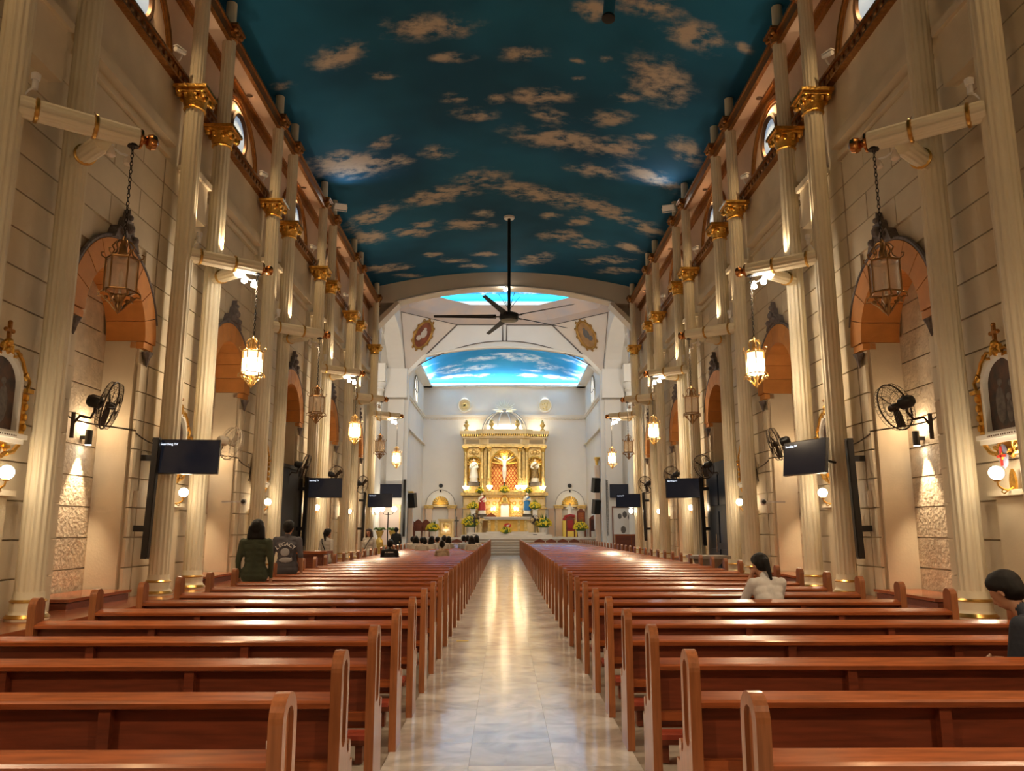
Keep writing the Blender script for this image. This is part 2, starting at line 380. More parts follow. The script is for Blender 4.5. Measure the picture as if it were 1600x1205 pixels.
# ------------------------------------------------------------------ nave walls
def arc(cy, cz, r, a0, a1, n, rz=None):
    rz = rz or r
    return [(cy + r * math.cos(R(a0 + (a1 - a0) * i / n)), cz + rz * math.sin(R(a0 + (a1 - a0) * i / n))) for i in range(n + 1)]
UNIT = {}
def block(parent, s, X0, X1, y0, y1, z0, z1, material, name='stone_block'):
    key = material.name
    if key not in UNIT:
        bb = MB(); bb.box(-.5, .5, -.5, .5, -.5, .5); UNIT[key] = bb.mesh('stone_block', material)
    return ob(name, UNIT[key], parent, (s * (X0 + X1) / 2, (y0 + y1) / 2, (z0 + z1) / 2), None, (X1 - X0, y1 - y0, z1 - z0))
SPR = 4.86
for s in (-1, 1):
    side = 'left' if s < 0 else 'right'
    b = MB()
    edges = [-6.0]
    for k in range(NP): edges += [QK(k) - 1.05, QK(k) + 1.05]
    edges.append(36.5)
    for i in range(0, len(edges), 2): b.box(6.36, 7.3, edges[i], edges[i + 1], 0, 10.15)
    for k in range(NP):
        q = QK(k)
        b.prism(arc(q, SPR, 1.05, 180, 0, 20) + [(q + 1.05, 10.15), (q - 1.05, 10.15)], 6.36, 7.3)
        b.box(6.98, 7.3, q - 1.05, q + 1.05, 0, 6)
    b.box(6.5, 7.3, -6, 36.5, 10.15, 13.6)
    wall = struct(ob('wall_' + side, b.mesh('wall_' + side, CREAM, mirror=s < 0)))
    far = MB()
    H0 = .53; CH = .495; g = .011
    for k in range(-1, NP):
        p = PK(k); q = QK(k)
        for c in range(17):
            z0 = H0 + c * CH; z1 = z0 + CH - g * 2
            if k >= 0:
                block(wall, s, 6.3, 6.38 + .0, p - 1.12 + .0, p + 1.12, z0, z1, CREAM) if c < 16 else None
            # strips between pilaster and niche / courses over the arch
            if z1 < SPR + .5:
                if k >= 0:
                    block(wall, s, 6.31, 6.38, p + 1.13 + g, q - 1.05 if z1 < SPR else q - 1.25, z0, z1, CREAM)
                block(wall, s, 6.31, 6.38, q + 1.05 if z1 < SPR else q + 1.25, p + 5.3 - 1.13 - g, z0, z1, CREAM) if k >= 0 or c % 2 == 0 else None
            elif c < 16:
                y0 = p + 1.13 + g; y1 = p + 5.3 - 1.13 - g
                if k < 0: continue
                half = 1.45 if z0 < 6.3 else 0
                m = q + (.5 if c % 2 else -.45)
                if half:
                    dz = max(0.0, z0 - SPR); hw = math.sqrt(max(0, 1.42 ** 2 - dz * dz)) + .02
                    block(wall, s, 6.31, 6.38, y0, q - hw, z0, z1, CREAM); block(wall, s, 6.31, 6.38, q + hw, y1, z0, z1, CREAM)
                else:
                    block(wall, s, 6.31, 6.38, y0, m - g, z0, z1, CREAM); block(wall, s, 6.31, 6.38, m + g, y1, z0, z1, CREAM)
        if k < 0: continue
        # niche back stones
        z = H0
        for c in range(11):
            z1 = z + .495
            if not (k == 2 and z < 3.3):
                hw = 1.04 if z1 < SPR + .3 else .85
                block(wall, s, 6.93, 7.0, q - hw, q + hw, z, min(z1, 5.9) - .02, STONE)
            z = z1
        # smooth jamb lining
        for d in (-1, 1):
            block(wall, s, 6.40, 6.93, q + d * 1.0, q + d * 1.055, H0, SPR, CREAM, 'jamb')
        # arch stones
        n = 9
        for i in range(n):
            a0 = 180 - 180 * i / n - .35; a1 = 180 - 180 * (i + 1) / n + .35
            poly = arc(0, 0, 1.42, a0, a1, 4) + arc(0, 0, 1.0, a1, a0, 4)
            ob('arch_stone', cm('arch_stone%d' % i, TERRA, lambda bb: bb.prism(poly, 6.25, 6.93), s < 0), wall, (0, q, SPR))
        for d in (-1, 1):
            ob('arch_stone', cm('arch_foot%d' % d, TERRA, lambda bb: bb.box(6.27, 6.5, d * 1.0, d * 1.36, -.12, -.01), s < 0), wall, (0, q, SPR))
            ob('corbel', cm('corbel%d' % d, GREYORN, lambda bb: bb.lathe([(.01, -.26), (.03, -.2), (.05, -.12), (.09, -.03), (.10, 0)], 8, M=Matrix.Translation((6.28, d * 1.2, -.16))), s < 0), wall, (0, q, SPR))
        ob('hood_moulding', cm('hood', GREYORN, lambda bb: bb.tube([(6.27, y, z) for y, z in arc(0, 0, 1.46, 15, 165, 20)], .035), s < 0), wall, (0, q, SPR))
        def crest(bb):
            bb.prism([(-.42, 1.38), (-.30, 1.62), (-.2, 1.6), (-.13, 1.82), (-.06, 1.8), (0, 2.0), (.06, 1.8), (.13, 1.82), (.2, 1.6), (.30, 1.62), (.42, 1.38), (.2, 1.46), (0, 1.5), (-.2, 1.46)], 6.2, 6.36)
            for yy, zz, rr in ((0, 1.66, .09), (-.2, 1.53, .07), (.2, 1.53, .07), (0, 1.85, .05)): bb.sph((6.19, yy, zz), rr, 8, 5)
        ob('carved_crest', cm('crest', GREYORN, crest, s < 0), wall, (0, q, SPR))
    # string courses, pilaster blocks, carved band
    b = MB()
    for k in range(-2, NP):
        y0, y1 = PK(k) + 1.0, PK(k + 1) - 1.0
        if k == NP - 1: y1 = 36.4
        b.box(6.18, 6.4, y0, y1, 8.72, 8.86); b.box(6.24, 6.4, y0, y1, 8.86, 9.0); b.box(6.27, 6.4, y0, y1, 8.5, 8.58)
        b.box(6.1, 6.4, PK(k) - .42, PK(k) + .42, 7.7, 8.5); b.box(6.04, 6.4, PK(k) - .48, PK(k) + .48, 8.5, 8.62)
        b.box(6.2, 6.4, PK(k) - .4, PK(k) + .4, .53, 2.05); b.box(6.12, 6.4, PK(k) - .45, PK(k) + .45, 2.05, 2.12)
    struct(ob('trim_1' if s < 0 else 'trim_2', b.mesh('string course', CREAM, mirror=s < 0)))
    b = MB()
    b.box(6.26, 6.52, -6, 36.4, 10.12, 10.40); b.box(6.22, 6.52, -6, 36.4, 10.34, 10.40); b.box(6.22, 6.52, -6, 36.4, 10.1, 10.15)
    for i in range(int((36.2 - 8) / .22)): b.sph((6.26, 8 + i * .22, 10.25), .075, 6, 4, sx=.5)
    struct(ob('trim_3' if s < 0 else 'trim_4', b.mesh('carved gold band', BRONZE, mirror=s < 0)))
    b = MB(); b.box(5.99, 6.6, -6, 36.4, 12.05, 12.2)
    cor = struct(ob('trim_5' if s < 0 else 'trim_6', b.mesh('cornice', PEACH, mirror=s < 0)))
    b = MB(); b.box(5.91, 6.0, -6, 36.4, 12.03, 12.32); b.box(5.87, 6.0, -6, 36.4, 12.26, 12.32); b.box(6.40, 6.52, -6, 36.4, 11.86, 12.05); b.box(6.3, 6.52, -6, 36.4, 11.98, 12.05)
    ob('gold_rail', b.mesh('gold rail', BRONZE, mirror=s < 0), cor)
    # lunette panels: arch moulding + oculus window
    b = MB(); b.box(6.47, 6.52, -6, 36.4, 10.4, 12.0); struct(ob('trim_7' if s < 0 else 'trim_8', b.mesh('lunette plaster', PEACH, mirror=s < 0)))
    for k in range(-1, NP):
        q = QK(k)
        if k >= 0:
            ob('arch_moulding', cm('archmould', BRONZE, lambda bb: (bb.tube([(6.46, y, z) for y, z in arc(0, 0, 1.48, 0, 180, 28)], .06, 8), bb.tube([(6.46, y, z) for y, z in arc(0, 0, 1.36, 0, 180, 28)], .025, 6)), s < 0), wall, (0, q, 10.4))
        wdw = struct(ob('window_%d' % (k + 2 + (0 if s < 0 else 6)), cm('oculusframe', mat('dark oculus bronze', (.10, .05, .025), .45, .6), lambda bb: bb.tube([(6.44, y, z) for y, z in arc(0, 0, .52, 0, 360, 28)[:-1]], .075, 8, closed=True), s < 0), None, (0, q, 10.98)))
        ob('window_pane', cm('oculuspane', OCGL, lambda bb: bb.prism(arc(0, 0, .5, 0, 360, 28)[:-1], 6.44, 6.47), s < 0), wdw)
    # red ledge
    b = MB()
    dz0, dz1 = QK(2) - 1.05, 24.5
    for y0, y1 in ((-6, dz0), (dz1, 36.6)): b.box(5.45, 6.95, y0, y1, -.01, .53); b.box(5.40, 5.5, y0, y1, .47, .535)
    struct(ob('trim_9' if s < 0 else 'trim_10', b.mesh('red ledge', REDLEDGE, mirror=s < 0)))
# dark passage slab and navy door in the third niches
DY0, DY1 = QK(2) - 1.05, 24.66
b = MB(); b.box(-6.42, -6.27, DY0, DY1, 0, 3.42); d1 = struct(ob('doorway_shade', b.mesh('doorway_shade', DARK)))  # black slab stands in for the darkness of the open passage
part('door_frame', BLACKM, d1, lambda b: (b.box(-6.4, -6.22, DY0, DY0 + .07, 0, 3.46), b.box(-6.4, -6.22, DY1 - .07, DY1, 0, 3.46), b.box(-6.4, -6.22, DY0, DY1, 3.38, 3.48)))
b = MB(); b.box(6.27, 6.42, DY0, DY1, 0, 3.6); d2 = struct(ob('door_2', b.mesh('door_2', NAVY)))
for j in range(2):
    for i in range(3):
        part('door_panel', NAVY, d2, lambda b: b.box(6.23, 6.29, -.5, .5, -.45, .45), (0, DY0 + .62 + j * 1.14, .62 + i * 1.08), key='navypanel')
part('door_handle', CHROME, d2, lambda b: b.tube([(6.24, DY0 + 1.3, 1.0), (6.16, DY0 + 1.3, 1.0), (6.16, DY0 + 1.3, 1.5), (6.24, DY0 + 1.3, 1.5)], .014))

# ------------------------------------------------------------------ columns
def fluted(b, r, z0, z1, n=14):
    m = n * 5; prof = [r * (1, 1, .95, .925, .95)[i % 5] for i in range(m)]
    vs = []; fs = []
    for z in (z0, z1):
        for i in range(m):
            a = 2 * PI * i / m; vs.append((prof[i] * math.cos(a), prof[i] * math.sin(a), z))
    for i in range(m): j = (i + 1) % m; fs.append((i, j, m + j, m + i))
    fs += [tuple(reversed(range(m))), tuple(range(m, 2 * m))]
    b.add(vs, fs)
def capital(b, r0, w, z0, h):
    b.lathe([(r0 * 1.05, z0), (r0 * 1.25, z0 + .04 * h), (r0 * 1.15, z0 + .12 * h), (r0 * 1.3, z0 + .35 * h), (w * .46, z0 + .62 * h), (w * .5, z0 + .7 * h)], 16)
    b.box(-w * .5, w * .5, -w * .5, w * .5, z0 + .68 * h, z0 + .84 * h)
    b.box(-w * .56, w * .56, -w * .56, w * .56, z0 + .84 * h, z0 + h)
    for i in range(8):
        a = PI / 8 + i * PI / 4; b.sph((w * .42 * math.cos(a), w * .42 * math.sin(a), z0 + .55 * h), .11 * w, 6, 4, sz=1.3)
    for i in range(4):
        a = PI / 4 + i * PI / 2; c = (w * .56 * math.cos(a), w * .56 * math.sin(a), z0 + .62 * h); b.sph(c, .13 * w, 8, 5)
def column(x, y, label):
    t = thing('column', label, 'column', (x, y, .53), group='fluted columns along the nave')
    part('base', COLM, t, lambda b: b.lathe([(.25, 0), (.25, .04), (.215, .08), (.20, .12), (.205, .2), (.185, .25), (.175, .34)], 24), key='colbase')
    part('base_ring', RINGG, t, lambda b: (b.lathe([(.23, .0), (.262, .03), (.23, .07)], 24), b.lathe([(.19, .2), (.218, .225), (.19, .25)], 24)), key='colring')
    part('shaft', COLM, t, lambda b: fluted(b, .172, .32, 9.12), key='colshaft')
    part('lower_capital', GOLD, t, lambda b: capital(b, .17, .56, 9.05, .42), key='colcap1')
    part('upper_shaft', COLM, t, lambda b: fluted(b, .142, 9.45, 11.62), key='colshaft2')
    part('upper_capital', BRONZE, t, lambda b: capital(b, .142, .46, 11.55, .3), key='colcap2')
    part('stub', COLM, t, lambda b: b.lathe([(.115, 11.82), (.115, 12.47)], 16), key='colstub')
    return t
for s in (-1, 1):
    for k in range(-1, NP):
        for d in (-1, 1):
            column(s * 6.0, PK(k) + d * .75, 'cream fluted column, %s one of the %s pair from the crossing, %s' % ('altar-facing' if d > 0 else 'entrance-facing', nth(NP - k), SIDE[s]))
    column(s * 6.0, 35.75, 'cream fluted column with gold capitals carrying the crossing arch, %s' % SIDE[s])

# ------------------------------------------------------------------ crossing arch, crossing, chancel
def seg(x0, zcr, k, n=24, rev=False):
    p = [(-x0 + 2 * x0 * i / n, zcr - k * (-x0 + 2 * x0 * i / n) ** 2) for i in range(n + 1)]
    return p[::-1] if rev else p
b = MB()
b.prism(seg(5.2, 13.0, .0285) + [(6.0, 12.2), (7.3, 12.2), (7.3, 14.0), (-7.3, 14.0), (-7.3, 12.2), (-6.0, 12.2)], 36.3, 37.0, 'y')
for sx in (-1, 1):
    b.prism([(sx * 5.12, 12.3), (sx * 5.0, 12.18), (sx * 6.1, 11.0), (sx * 6.3, 11.15)][::sx], 36.2, 37.0, 'y')
b.box(-7.3, -6.2, 36.3, 37.0, 0, 12.3); b.box(6.2, 7.3, 36.3, 37.0, 0, 12.3)
ca = struct(ob('trim_11', b.mesh('crossing arch', CREAMTR)))
part('edge_moulding', WHITEG, ca, lambda b: b.tube([(x, 36.28, z + .03) for x, z in seg(5.2, 13.0, .0285)], .05))
YC, YH = 37.0, 48.5
for s in (-1, 1):
    b = MB(); sd = 'left' if s < 0 else 'right'
    poly = arc(42.95, 10.3, 5.35, 180, 0, 24, rz=3.2) + [(48.3, 0), (48.5, 0), (48.5, 14.4), (37.0, 14.4), (37.0, 0), (37.6, 0)]
    b.prism(poly, s * 6.2, s * 7.2)
    for yy in (37.35, 48.2): b.box(s * 6.02, s * 7.35, yy - .3, yy + .3, 9.6, 11.4)
    struct(ob('wall_crossing_' + sd, b.mesh('crossing wall', WHITEP)))
    b = MB(); b.box(s * 7.2, s * 12, 36.5, 37.0, 0, 13); b.box(s * 12, s * 12.3, 36.5, 49, 0, 13)
    struct(ob('wall_transept_' + sd, b.mesh('transept walls', WHITEP)))
    b = MB(); b.box(s * 7.2, s * 12.3, 36.5, 49, 13, 13.3); struct(ob('ceiling_transept_' + sd, b.mesh('transept ceiling', WHITEP)))
    b = MB(); b.box(s * 5.95, s * 12, 48.5, 49.0, 0, 11.3); b.box(s * 6.2, s * 12, 48.5, 49.0, 11.3, 13)
    struct(ob('wall_pier_' + sd, b.mesh('transept far wall', WHITEP)))
b = MB()
b.prism(seg(5.04, 12.9, .024) + [(6.2, 11.1), (6.6, 11.1), (6.6, 14.5), (-6.6, 14.5), (-6.6, 11.1), (-6.2, 11.1)], 48.5, 49.0, 'y')
struct(ob('wall_chancel_arch', b.mesh('chancel arch wall', WHITEP)))
b = MB()
b.tube([(x, 48.47, z) for x, z in seg(5.04, 12.93, .024)], .10, 6)
for s in (-1, 1): b.prism([(s * 5.1, 12.4), (s * 4.95, 12.2), (s * 6.1, 11.0), (s * 6.25, 11.15)][::s], 48.38, 49.0, 'y')
struct(ob('trim_12', b.mesh('chancel arch rim', WHITEG)))
b = MB()
def line(b, pts, r=.045): b.tube(pts, r, 5)
line(b, [(-6.15, 48.46, 11.15), (-3, 48.46, 14.34), (-.12, 48.46, 14.34), (-.12, 48.46, 13.25)]); line(b, [(6.15, 48.46, 11.15), (3, 48.46, 14.34), (.12, 48.46, 14.34), (.12, 48.46, 13.25)])
line(b, [(x, 48.46, z + .38) for x, z in seg(6.1, 12.9, .0535, 20)], .035)
for s in (-1, 1): line(b, [(s * 6.15, 48.3, 11.3), (s * 6.15, 45.5, 14.34)], .015); line(b, [(s * 6.15, 45.5, 14.34), (s * 3, 48.46, 14.34)], .03)
struct(ob('trim_13', b.mesh('painted trim lines', GREYTR)))
# vault of the crossing: four triangles, coved ring, painted octagon
ring = [(-3, 48.5), (3, 48.5), (6.2, 45.5), (6.2, 40.0), (3, 37), (-3, 37), (-6.2, 40.0), (-6.2, 45.5)]
inn = [(-2.1, 46.6), (2.1, 46.6), (4.4, 44.4), (4.4, 41.1), (2.1, 38.9), (-2.1, 38.9), (-4.4, 41.1), (-4.4, 44.4)]
b = MB()
for (sx, sy) in ((-1, 1), (1, 1), (1, -1), (-1, -1)):
    yb = 48.5 if sy > 0 else 37.0; yi = 45.5 if sy > 0 else 40.0
    b.add([(sx * 6.2, yb, 11.1), (sx * 3, yb, 14.34), (sx * 6.2, yi, 14.34), (sx * 6.6, yb + sy * .4, 14.6)], [(0, 1, 2), (0, 1, 3), (0, 2, 3)])
pend = struct(ob('ceiling_crossing', b.mesh('pendentives', mat('pendentive plaster', (0.72, 0.62, 0.53), .7, var=.06, vscale=1), fixn=False)))
b = MB(); vs = []; fs = []
prof = [(0.0, 14.34), (.35, 14.5), (.7, 14.85), (1.0, 15.1)]
for t, z in prof:
    for a, c in zip(ring, inn): vs.append((a[0] + (c[0] - a[0]) * t, a[1] + (c[1] - a[1]) * t, z))
for k in range(3):
    for i in range(8): j = (i + 1) % 8; fs.append((k * 8 + i, k * 8 + j, (k + 1) * 8 + j, (k + 1) * 8 + i))
b.add(vs, fs, False)
ob('coved_ring', b.mesh('coved ring', mat('cove cloud paint', (0.66, 0.52, 0.44), .75, var=.35, vscale=.6, col2=(0.50, 0.47, 0.50)), fixn=False), pend)
def cl_noise(seed, n, xr, yr, sx, sy):
    rr = random.Random(seed); L = [(rr.uniform(*xr), rr.uniform(*yr), rr.uniform(.5, 1.3) * sx, rr.uniform(.5, 1.2) * sy) for _ in range(n)]
    def f(X, Y):
        o = np.zeros_like(X)
        for cx, cy, a, c in L: o = np.maximum(o, np.exp(-(((X - cx) / a) ** 2 + ((Y - cy) / c) ** 2)))
        return o
    return f
SKY2 = sky_mat('painted cyan sky', (0.01, 0.42, 0.78), (0.005, 0.36, 0.74), (0.72, 0.85, 0.95), lo=.5, hi=.8, nscale=2.6)
def crossc(X, Y): return np.exp(-(((X + 1.1) / 1.2) ** 2 + ((Y - 45.4) / 1.3) ** 2)) * 1.3 + np.exp(-(((X - 1.5) / 1.0) ** 2 + ((Y - 45.4) / 1.2) ** 2)) * 1.3
struct(ob('ceiling_octagon', grid_mesh('octagon mural', SKY2, np.linspace(-5.6, 5.6, 60), np.linspace(37.4, 48, 60), lambda X, Y: 15.75 + .0 * X, crossc)))
b = MB(); b.box(-6.7, 6.7, 37, 48.6, 15.85, 16); b.box(-6.7, -6.4, 37, 48.6, 14.2, 16); b.box(6.4, 6.7, 37, 48.6, 14.2, 16); b.box(-6.7, 6.7, 36.7, 37.0, 13.9, 16); b.box(-6.7, 6.7, 48.6, 48.9, 14.2, 16)
struct(ob('ceiling_shell', b.mesh('crossing shell', WHITEP)))
for s in (-1, 1):   # painted medallions on the pendentives
    # plane through (6.2,48.5,11.1),(3,48.5,14.34),(6.2,45.5,14.34)
    A = Vector((s * 6.2, 48.5, 11.1)); B_ = Vector((s * 3, 48.5, 14.34)); C_ = Vector((s * 6.2, 45.5, 14.34))
    nrm = (B_ - A).cross(C_ - A).normalized()
    if nrm.y > 0: nrm = -nrm
    cen = (A * .28 + B_ * .36 + C_ * .36); axis = ((B_ + C_) / 2 - A).normalized(); xx = axis.cross(nrm)
    M = Matrix(((xx.x, axis.x, nrm.x, 0), (xx.y, axis.y, nrm.y, 0), (xx.z, axis.z, nrm.z, 0), (0, 0, 0, 1)))
    t = thing('wall_medallion', 'gilt framed oval medallion painted with a %s, on the slanted vault' % ('seated red-robed figure' if s < 0 else 'dark-robed standing figure'), 'medallion')
    t.matrix_world = Matrix.Translation(cen + nrm * .02) @ M; t.scale = (.70, .70, .70)
    part('frame', mat('antique gilt', (.50, .27, .07), .45, .6, var=.4, vscale=5), t, lambda b: (b.tube([(.85 * math.cos(a), 1.3 * math.sin(a), .03) for a in np.linspace(0, 2 * PI, 33)[:-1]], .12, 6, True), [b.tube([(r_ * .95 * math.cos(a + da), r_ * 1.42 * math.sin(a + da), .03) for r_, da in ((1.0, -.12), (1.12, -.05), (1.1, .06), (1.0, .05))], .045, 5) for a in np.linspace(0, 2 * PI, 13)[:-1]]), key='medframe')
    part('painting', mat('red medallion paint', (.26, .07, .03), .6, var=.5, vscale=2) if s < 0 else mat('brown medallion paint', (.45, .24, .09), .6, var=.4, vscale=2), t, lambda b: b.lathe([(.01, .02), (1, .0)], 28, M=Matrix.Diagonal((.8, 1.25, 1, 1))))
    part('painted_figure', FIGW if s < 0 else FIGP, t, lambda b: (b.sph((0, .55, .02), .16, 8, 5, sz=.15), b.sph((.05, .1, .02), .34, 8, 5, sy=1.3, sz=.06), b.sph((.3 * s, -.35, .02), .28, 8, 5, sz=.06)))

# chancel
for s in (-1, 1):
    b = MB(); b.box(s * 6.2, s * 6.5, 49, 60.3, 0, 12.4); struct(ob('wall_chancel_' + ('left' if s < 0 else 'right'), b.mesh('chancel side wall', CHANC)))
b = MB(); b.box(-6.5, 6.5, 60, 60.3, 0, 12.6); struct(ob('wall_back', b.mesh('wall_back', CHANC)))
b = MB()
for s in (-1, 1): b.box(s * 6.05, s * 6.2, 49, 60, 10.05, 10.22); b.box(s * 6.1, s * 6.2, 49, 60, 9.95, 10.05); b.box(s * 6.02, s * 6.2, 49, 60, 7.9, 7.96)
b.box(-6.2, 6.2, 59.85, 60, 10.05, 10.22); b.box(-6.2, 6.2, 59.9, 60, 9.95, 10.05)
for i in range(60): b.box(-6 + i * .2, -5.9 + i * .2, 59.86, 60, 9.88, 9.96)
struct(ob('trim_14', b.mesh('chancel string course', CREAMTR)))
b = MB()
for s in (-1, 1): b.box(s * 5.55, s * 6.2, 49, 60, 12.35, 12.5)
b.box(-6.2, 6.2, 59.4, 60, 12.35, 12.5)
for s in (-1, 1): b.box(s * 6.3, s * 6.5, 49, 60.3, 12.4, 14.4)
b.box(-6.5, 6.5, 60.15, 60.3, 12.4, 14.4)
struct(ob('trim_15', b.mesh('chancel cove rim', WHITEG)))
SKY3 = sky_mat('painted day sky', (0.035, 0.36, 0.68), (0.02, 0.28, 0.60), (0.78, 0.86, 0.92), lo=.26, hi=.9, nscale=1.5)
def chz(X, Y): return 12.75 + 1.55 * np.clip(1 - (X / 6.3) ** 2, 0, 1) * np.clip((60.1 - Y) / 5.0, 0, 1) ** .6
def chcl(X, Y):
    f = cl_noise(5, 40, (-6, 6), (49, 58.6), 1.7, .5)(X, Y) * .95
    for cx, cy, a, c in ((-3.9, 59.2, 1.7, .35), (-1.9, 59.35, 1.1, .25), (1.7, 59.3, 1.0, .3), (4.2, 59.25, 1.6, .35), (-5.8, 58.4, .8, .7), (5.8, 58.2, .8, .7)):
        f = np.maximum(f, np.exp(-(((X - cx) / a) ** 2 + ((Y - cy) / c) ** 2)) * 1.2)
    return f
struct(ob('ceiling_chancel', grid_mesh('chancel mural', SKY3, np.linspace(-6.35, 6.35, 90), np.linspace(48.9, 60.15, 110), chz, chcl)))
for s in (-1, 1):   # arched side windows of the chancel
    wn = struct(ob('window_%d' % (13 if s < 0 else 14), cm('chwin', WHITEG, lambda b: b.prism([(-1.0, 0)] + arc(0, .9, 1.0, 180, 0, 16) + [(1.0, 0)], 6.12, 6.22, hole=[(-.85, .12)] + arc(0, .9, .85, 180, 0, 16) + [(.85, .12)]), s < 0), None, (0, 54.2, 10.25)))
    ob('window_pane', cm('chpane', mat('chancel window glass', (.5, .5, .5), .3, emit=(1.0, .9, .75), estr=.5), lambda b: b.prism([(-.86, .1)] + arc(0, .9, .86, 180, 0, 16) + [(.86, .1)], 6.17, 6.19), s < 0), wn)
    ob('muntin', cm('chmunt', GREYTR, lambda b: (b.box(6.13, 6.18, -.03, .03, .1, 1.7), b.box(6.13, 6.18, -.85, .85, .85, .9), b.tube([(6.12, y, z) for y, z in arc(0, .9, 1.02, 180, 0, 16)], .03)), s < 0), wn)
# sanctuary floor, steps, predella
SZ = 1.1
b = MB(); b.box(-6.2, 6.2, 53.0, 60, -.01, SZ); sf = struct(ob('floor_sanctuary', b.mesh('sanctuary floor', MARBLE_W)))
for i in range(6):
    st_ = part('step', MARBLE_W, sf, lambda b: (b.box(-6.0, 6.0, 50.96 + i * .34, 53.0, (i + 1) * SZ / 6.5 - .035, (i + 1) * SZ / 6.5)))
    part('riser', mat('step riser', (.36, .29, .22), .5), st_, lambda b: b.box(-6.0, 6.0, 51.0 + i * .34, 53.0, i * SZ / 6.5, (i + 1) * SZ / 6.5 - .035))
part('altar_platform', MARBLE_W, sf, lambda b: (b.box(-2.9, 3.2, 53.6, 58.2, SZ, SZ + .15), b.box(-2.5, 2.8, 54.0, 58.2, SZ + .15, SZ + .3)))

# ------------------------------------------------------------------ pews
ROW0, ROWD, NROW = 3.1, 1.08, 44
def slot(y0, y1, z0, z1, n=8):
    r = (y1 - y0) / 2; cy = (y0 + y1) / 2
    return arc(cy, z1 - r, r, 0, 180, n) + arc(cy, z0 + r, r, 180, 360, n)
END = [(0, 0)] + arc(.10, .935, .10, 180, 0, 14) + [(.20, .58), (.205, .53), (.225, .50), (.25, .505)] + arc(.275, .525, .032, 150, -20, 6) + \
      [(.30, .46), (.275, .40), (.262, .34), (.26, .12), (.29, .05), (.30, 0)]
def pew(x_in, x_out, y, label, full, wid):
    """x_in: aisle face; x_out: wall-side face"""
    s = 1 if x_out > x_in else -1; L = abs(x_out - x_in); key = 'R' if s > 0 else 'L'
    t = thing('pew', label, 'pew', (x_in, y, 0), group='varnished pews in two blocks')
    mi = s < 0
    part('aisle_end', WOODEND, t, lambda b: (b.prism(END, .018, .056), b.prism(END, 0, .018, hole=slot(.05, .15, .56, .985)), b.box(.03, .07, .1, .52, 0, .40)), key='pewend', mirror=mi)
    part('wall_end', WOODEND, t, lambda b: (b.prism([(0, 0)] + arc(.078, .955, .078, 180, 0, 10) + [(.156, .5), (.5, .42), (.5, 0)], L - .07, L)), key='pewend2' + key, mirror=mi)
    part('top_rail', WOOD, t, lambda b: b.prism([(.005, .765), (.0, .79), (.02, .80), (.11, .825), (.125, .815), (.12, .78), (.03, .755)], .05, L - .07), key='pewrail' + key, mirror=mi)
    part('back_panel', WOODD, t, lambda b: b.box(.05, L - .07, .075, .095, .42, .79), key='pewback' + key, mirror=mi)
    part('lower_rail', WOOD if full else WOODD, t, lambda b: b.box(.05, L - .07, .03, .08, .455, .51), key='pewlow' + key + str(full), mirror=mi)
    part('seat', WOOD, t, lambda b: b.prism([(.09, .40), (.10, .44), (.49, .455), (.51, .44), (.50, .41)], .07, L - .06), key='pewseat' + key, mirror=mi)
    if full:
        for f in (.34, .68):
            part('post', WOODD, t, lambda b: b.box(-.03, .03, .025, .085, .04, .77), (s * f * L, 0, 0), key='pewpost')
        part('seat_support', WOODD, t, lambda b: [b.box(f * L - .03, f * L + .03, .14, .46, 0, .41) for f in (.34, .68)] and None, key='pewsup' + key, mirror=mi)
        kn = part('kneeler', WOODD, t, lambda b: (b.box(.16, L - .16, -.34, -.16, .13, .165), [b.box(x, x + .05, -.30, -.2, 0, .13) for x in (.2, L * .34, L * .67, L - .25)]), key='pewkn' + key, mirror=mi)
        part('kneeler_pad', PAD, kn, lambda b: b.prism([(-.34, .165), (-.33, .195), (-.31, .205), (-.19, .205), (-.17, .195), (-.16, .165)], .17, L - .17), key='pewpad' + key, mirror=mi)
    return t
for k in range(NROW):
    y = ROW0 + ROWD * k
    for s in (-1, 1):
        n = NROW - k
        lab = 'long varnished brown pew, %s row from the altar steps, %s' % (nth(n), SIDE[s])
        pew(-.815 if s < 0 else .935, -4.3 if s < 0 else 4.75, y, lab, k < 24, 0)
# two folded papers tucked in the book rack of a pew
for x, y in ((-1.1, 4.1), (1.25, 4.1)):
    tag(ob('paper_notice', cm('paper', WHPLA, lambda b: b.box(-.06, .06, -.004, .004, -.03, .03)), None, (x, y + .02, .60)), 'small white paper notice stuck on the pew back, %s' % ('doorway side' if x < 0 else 'blue-door side'), 'notice')

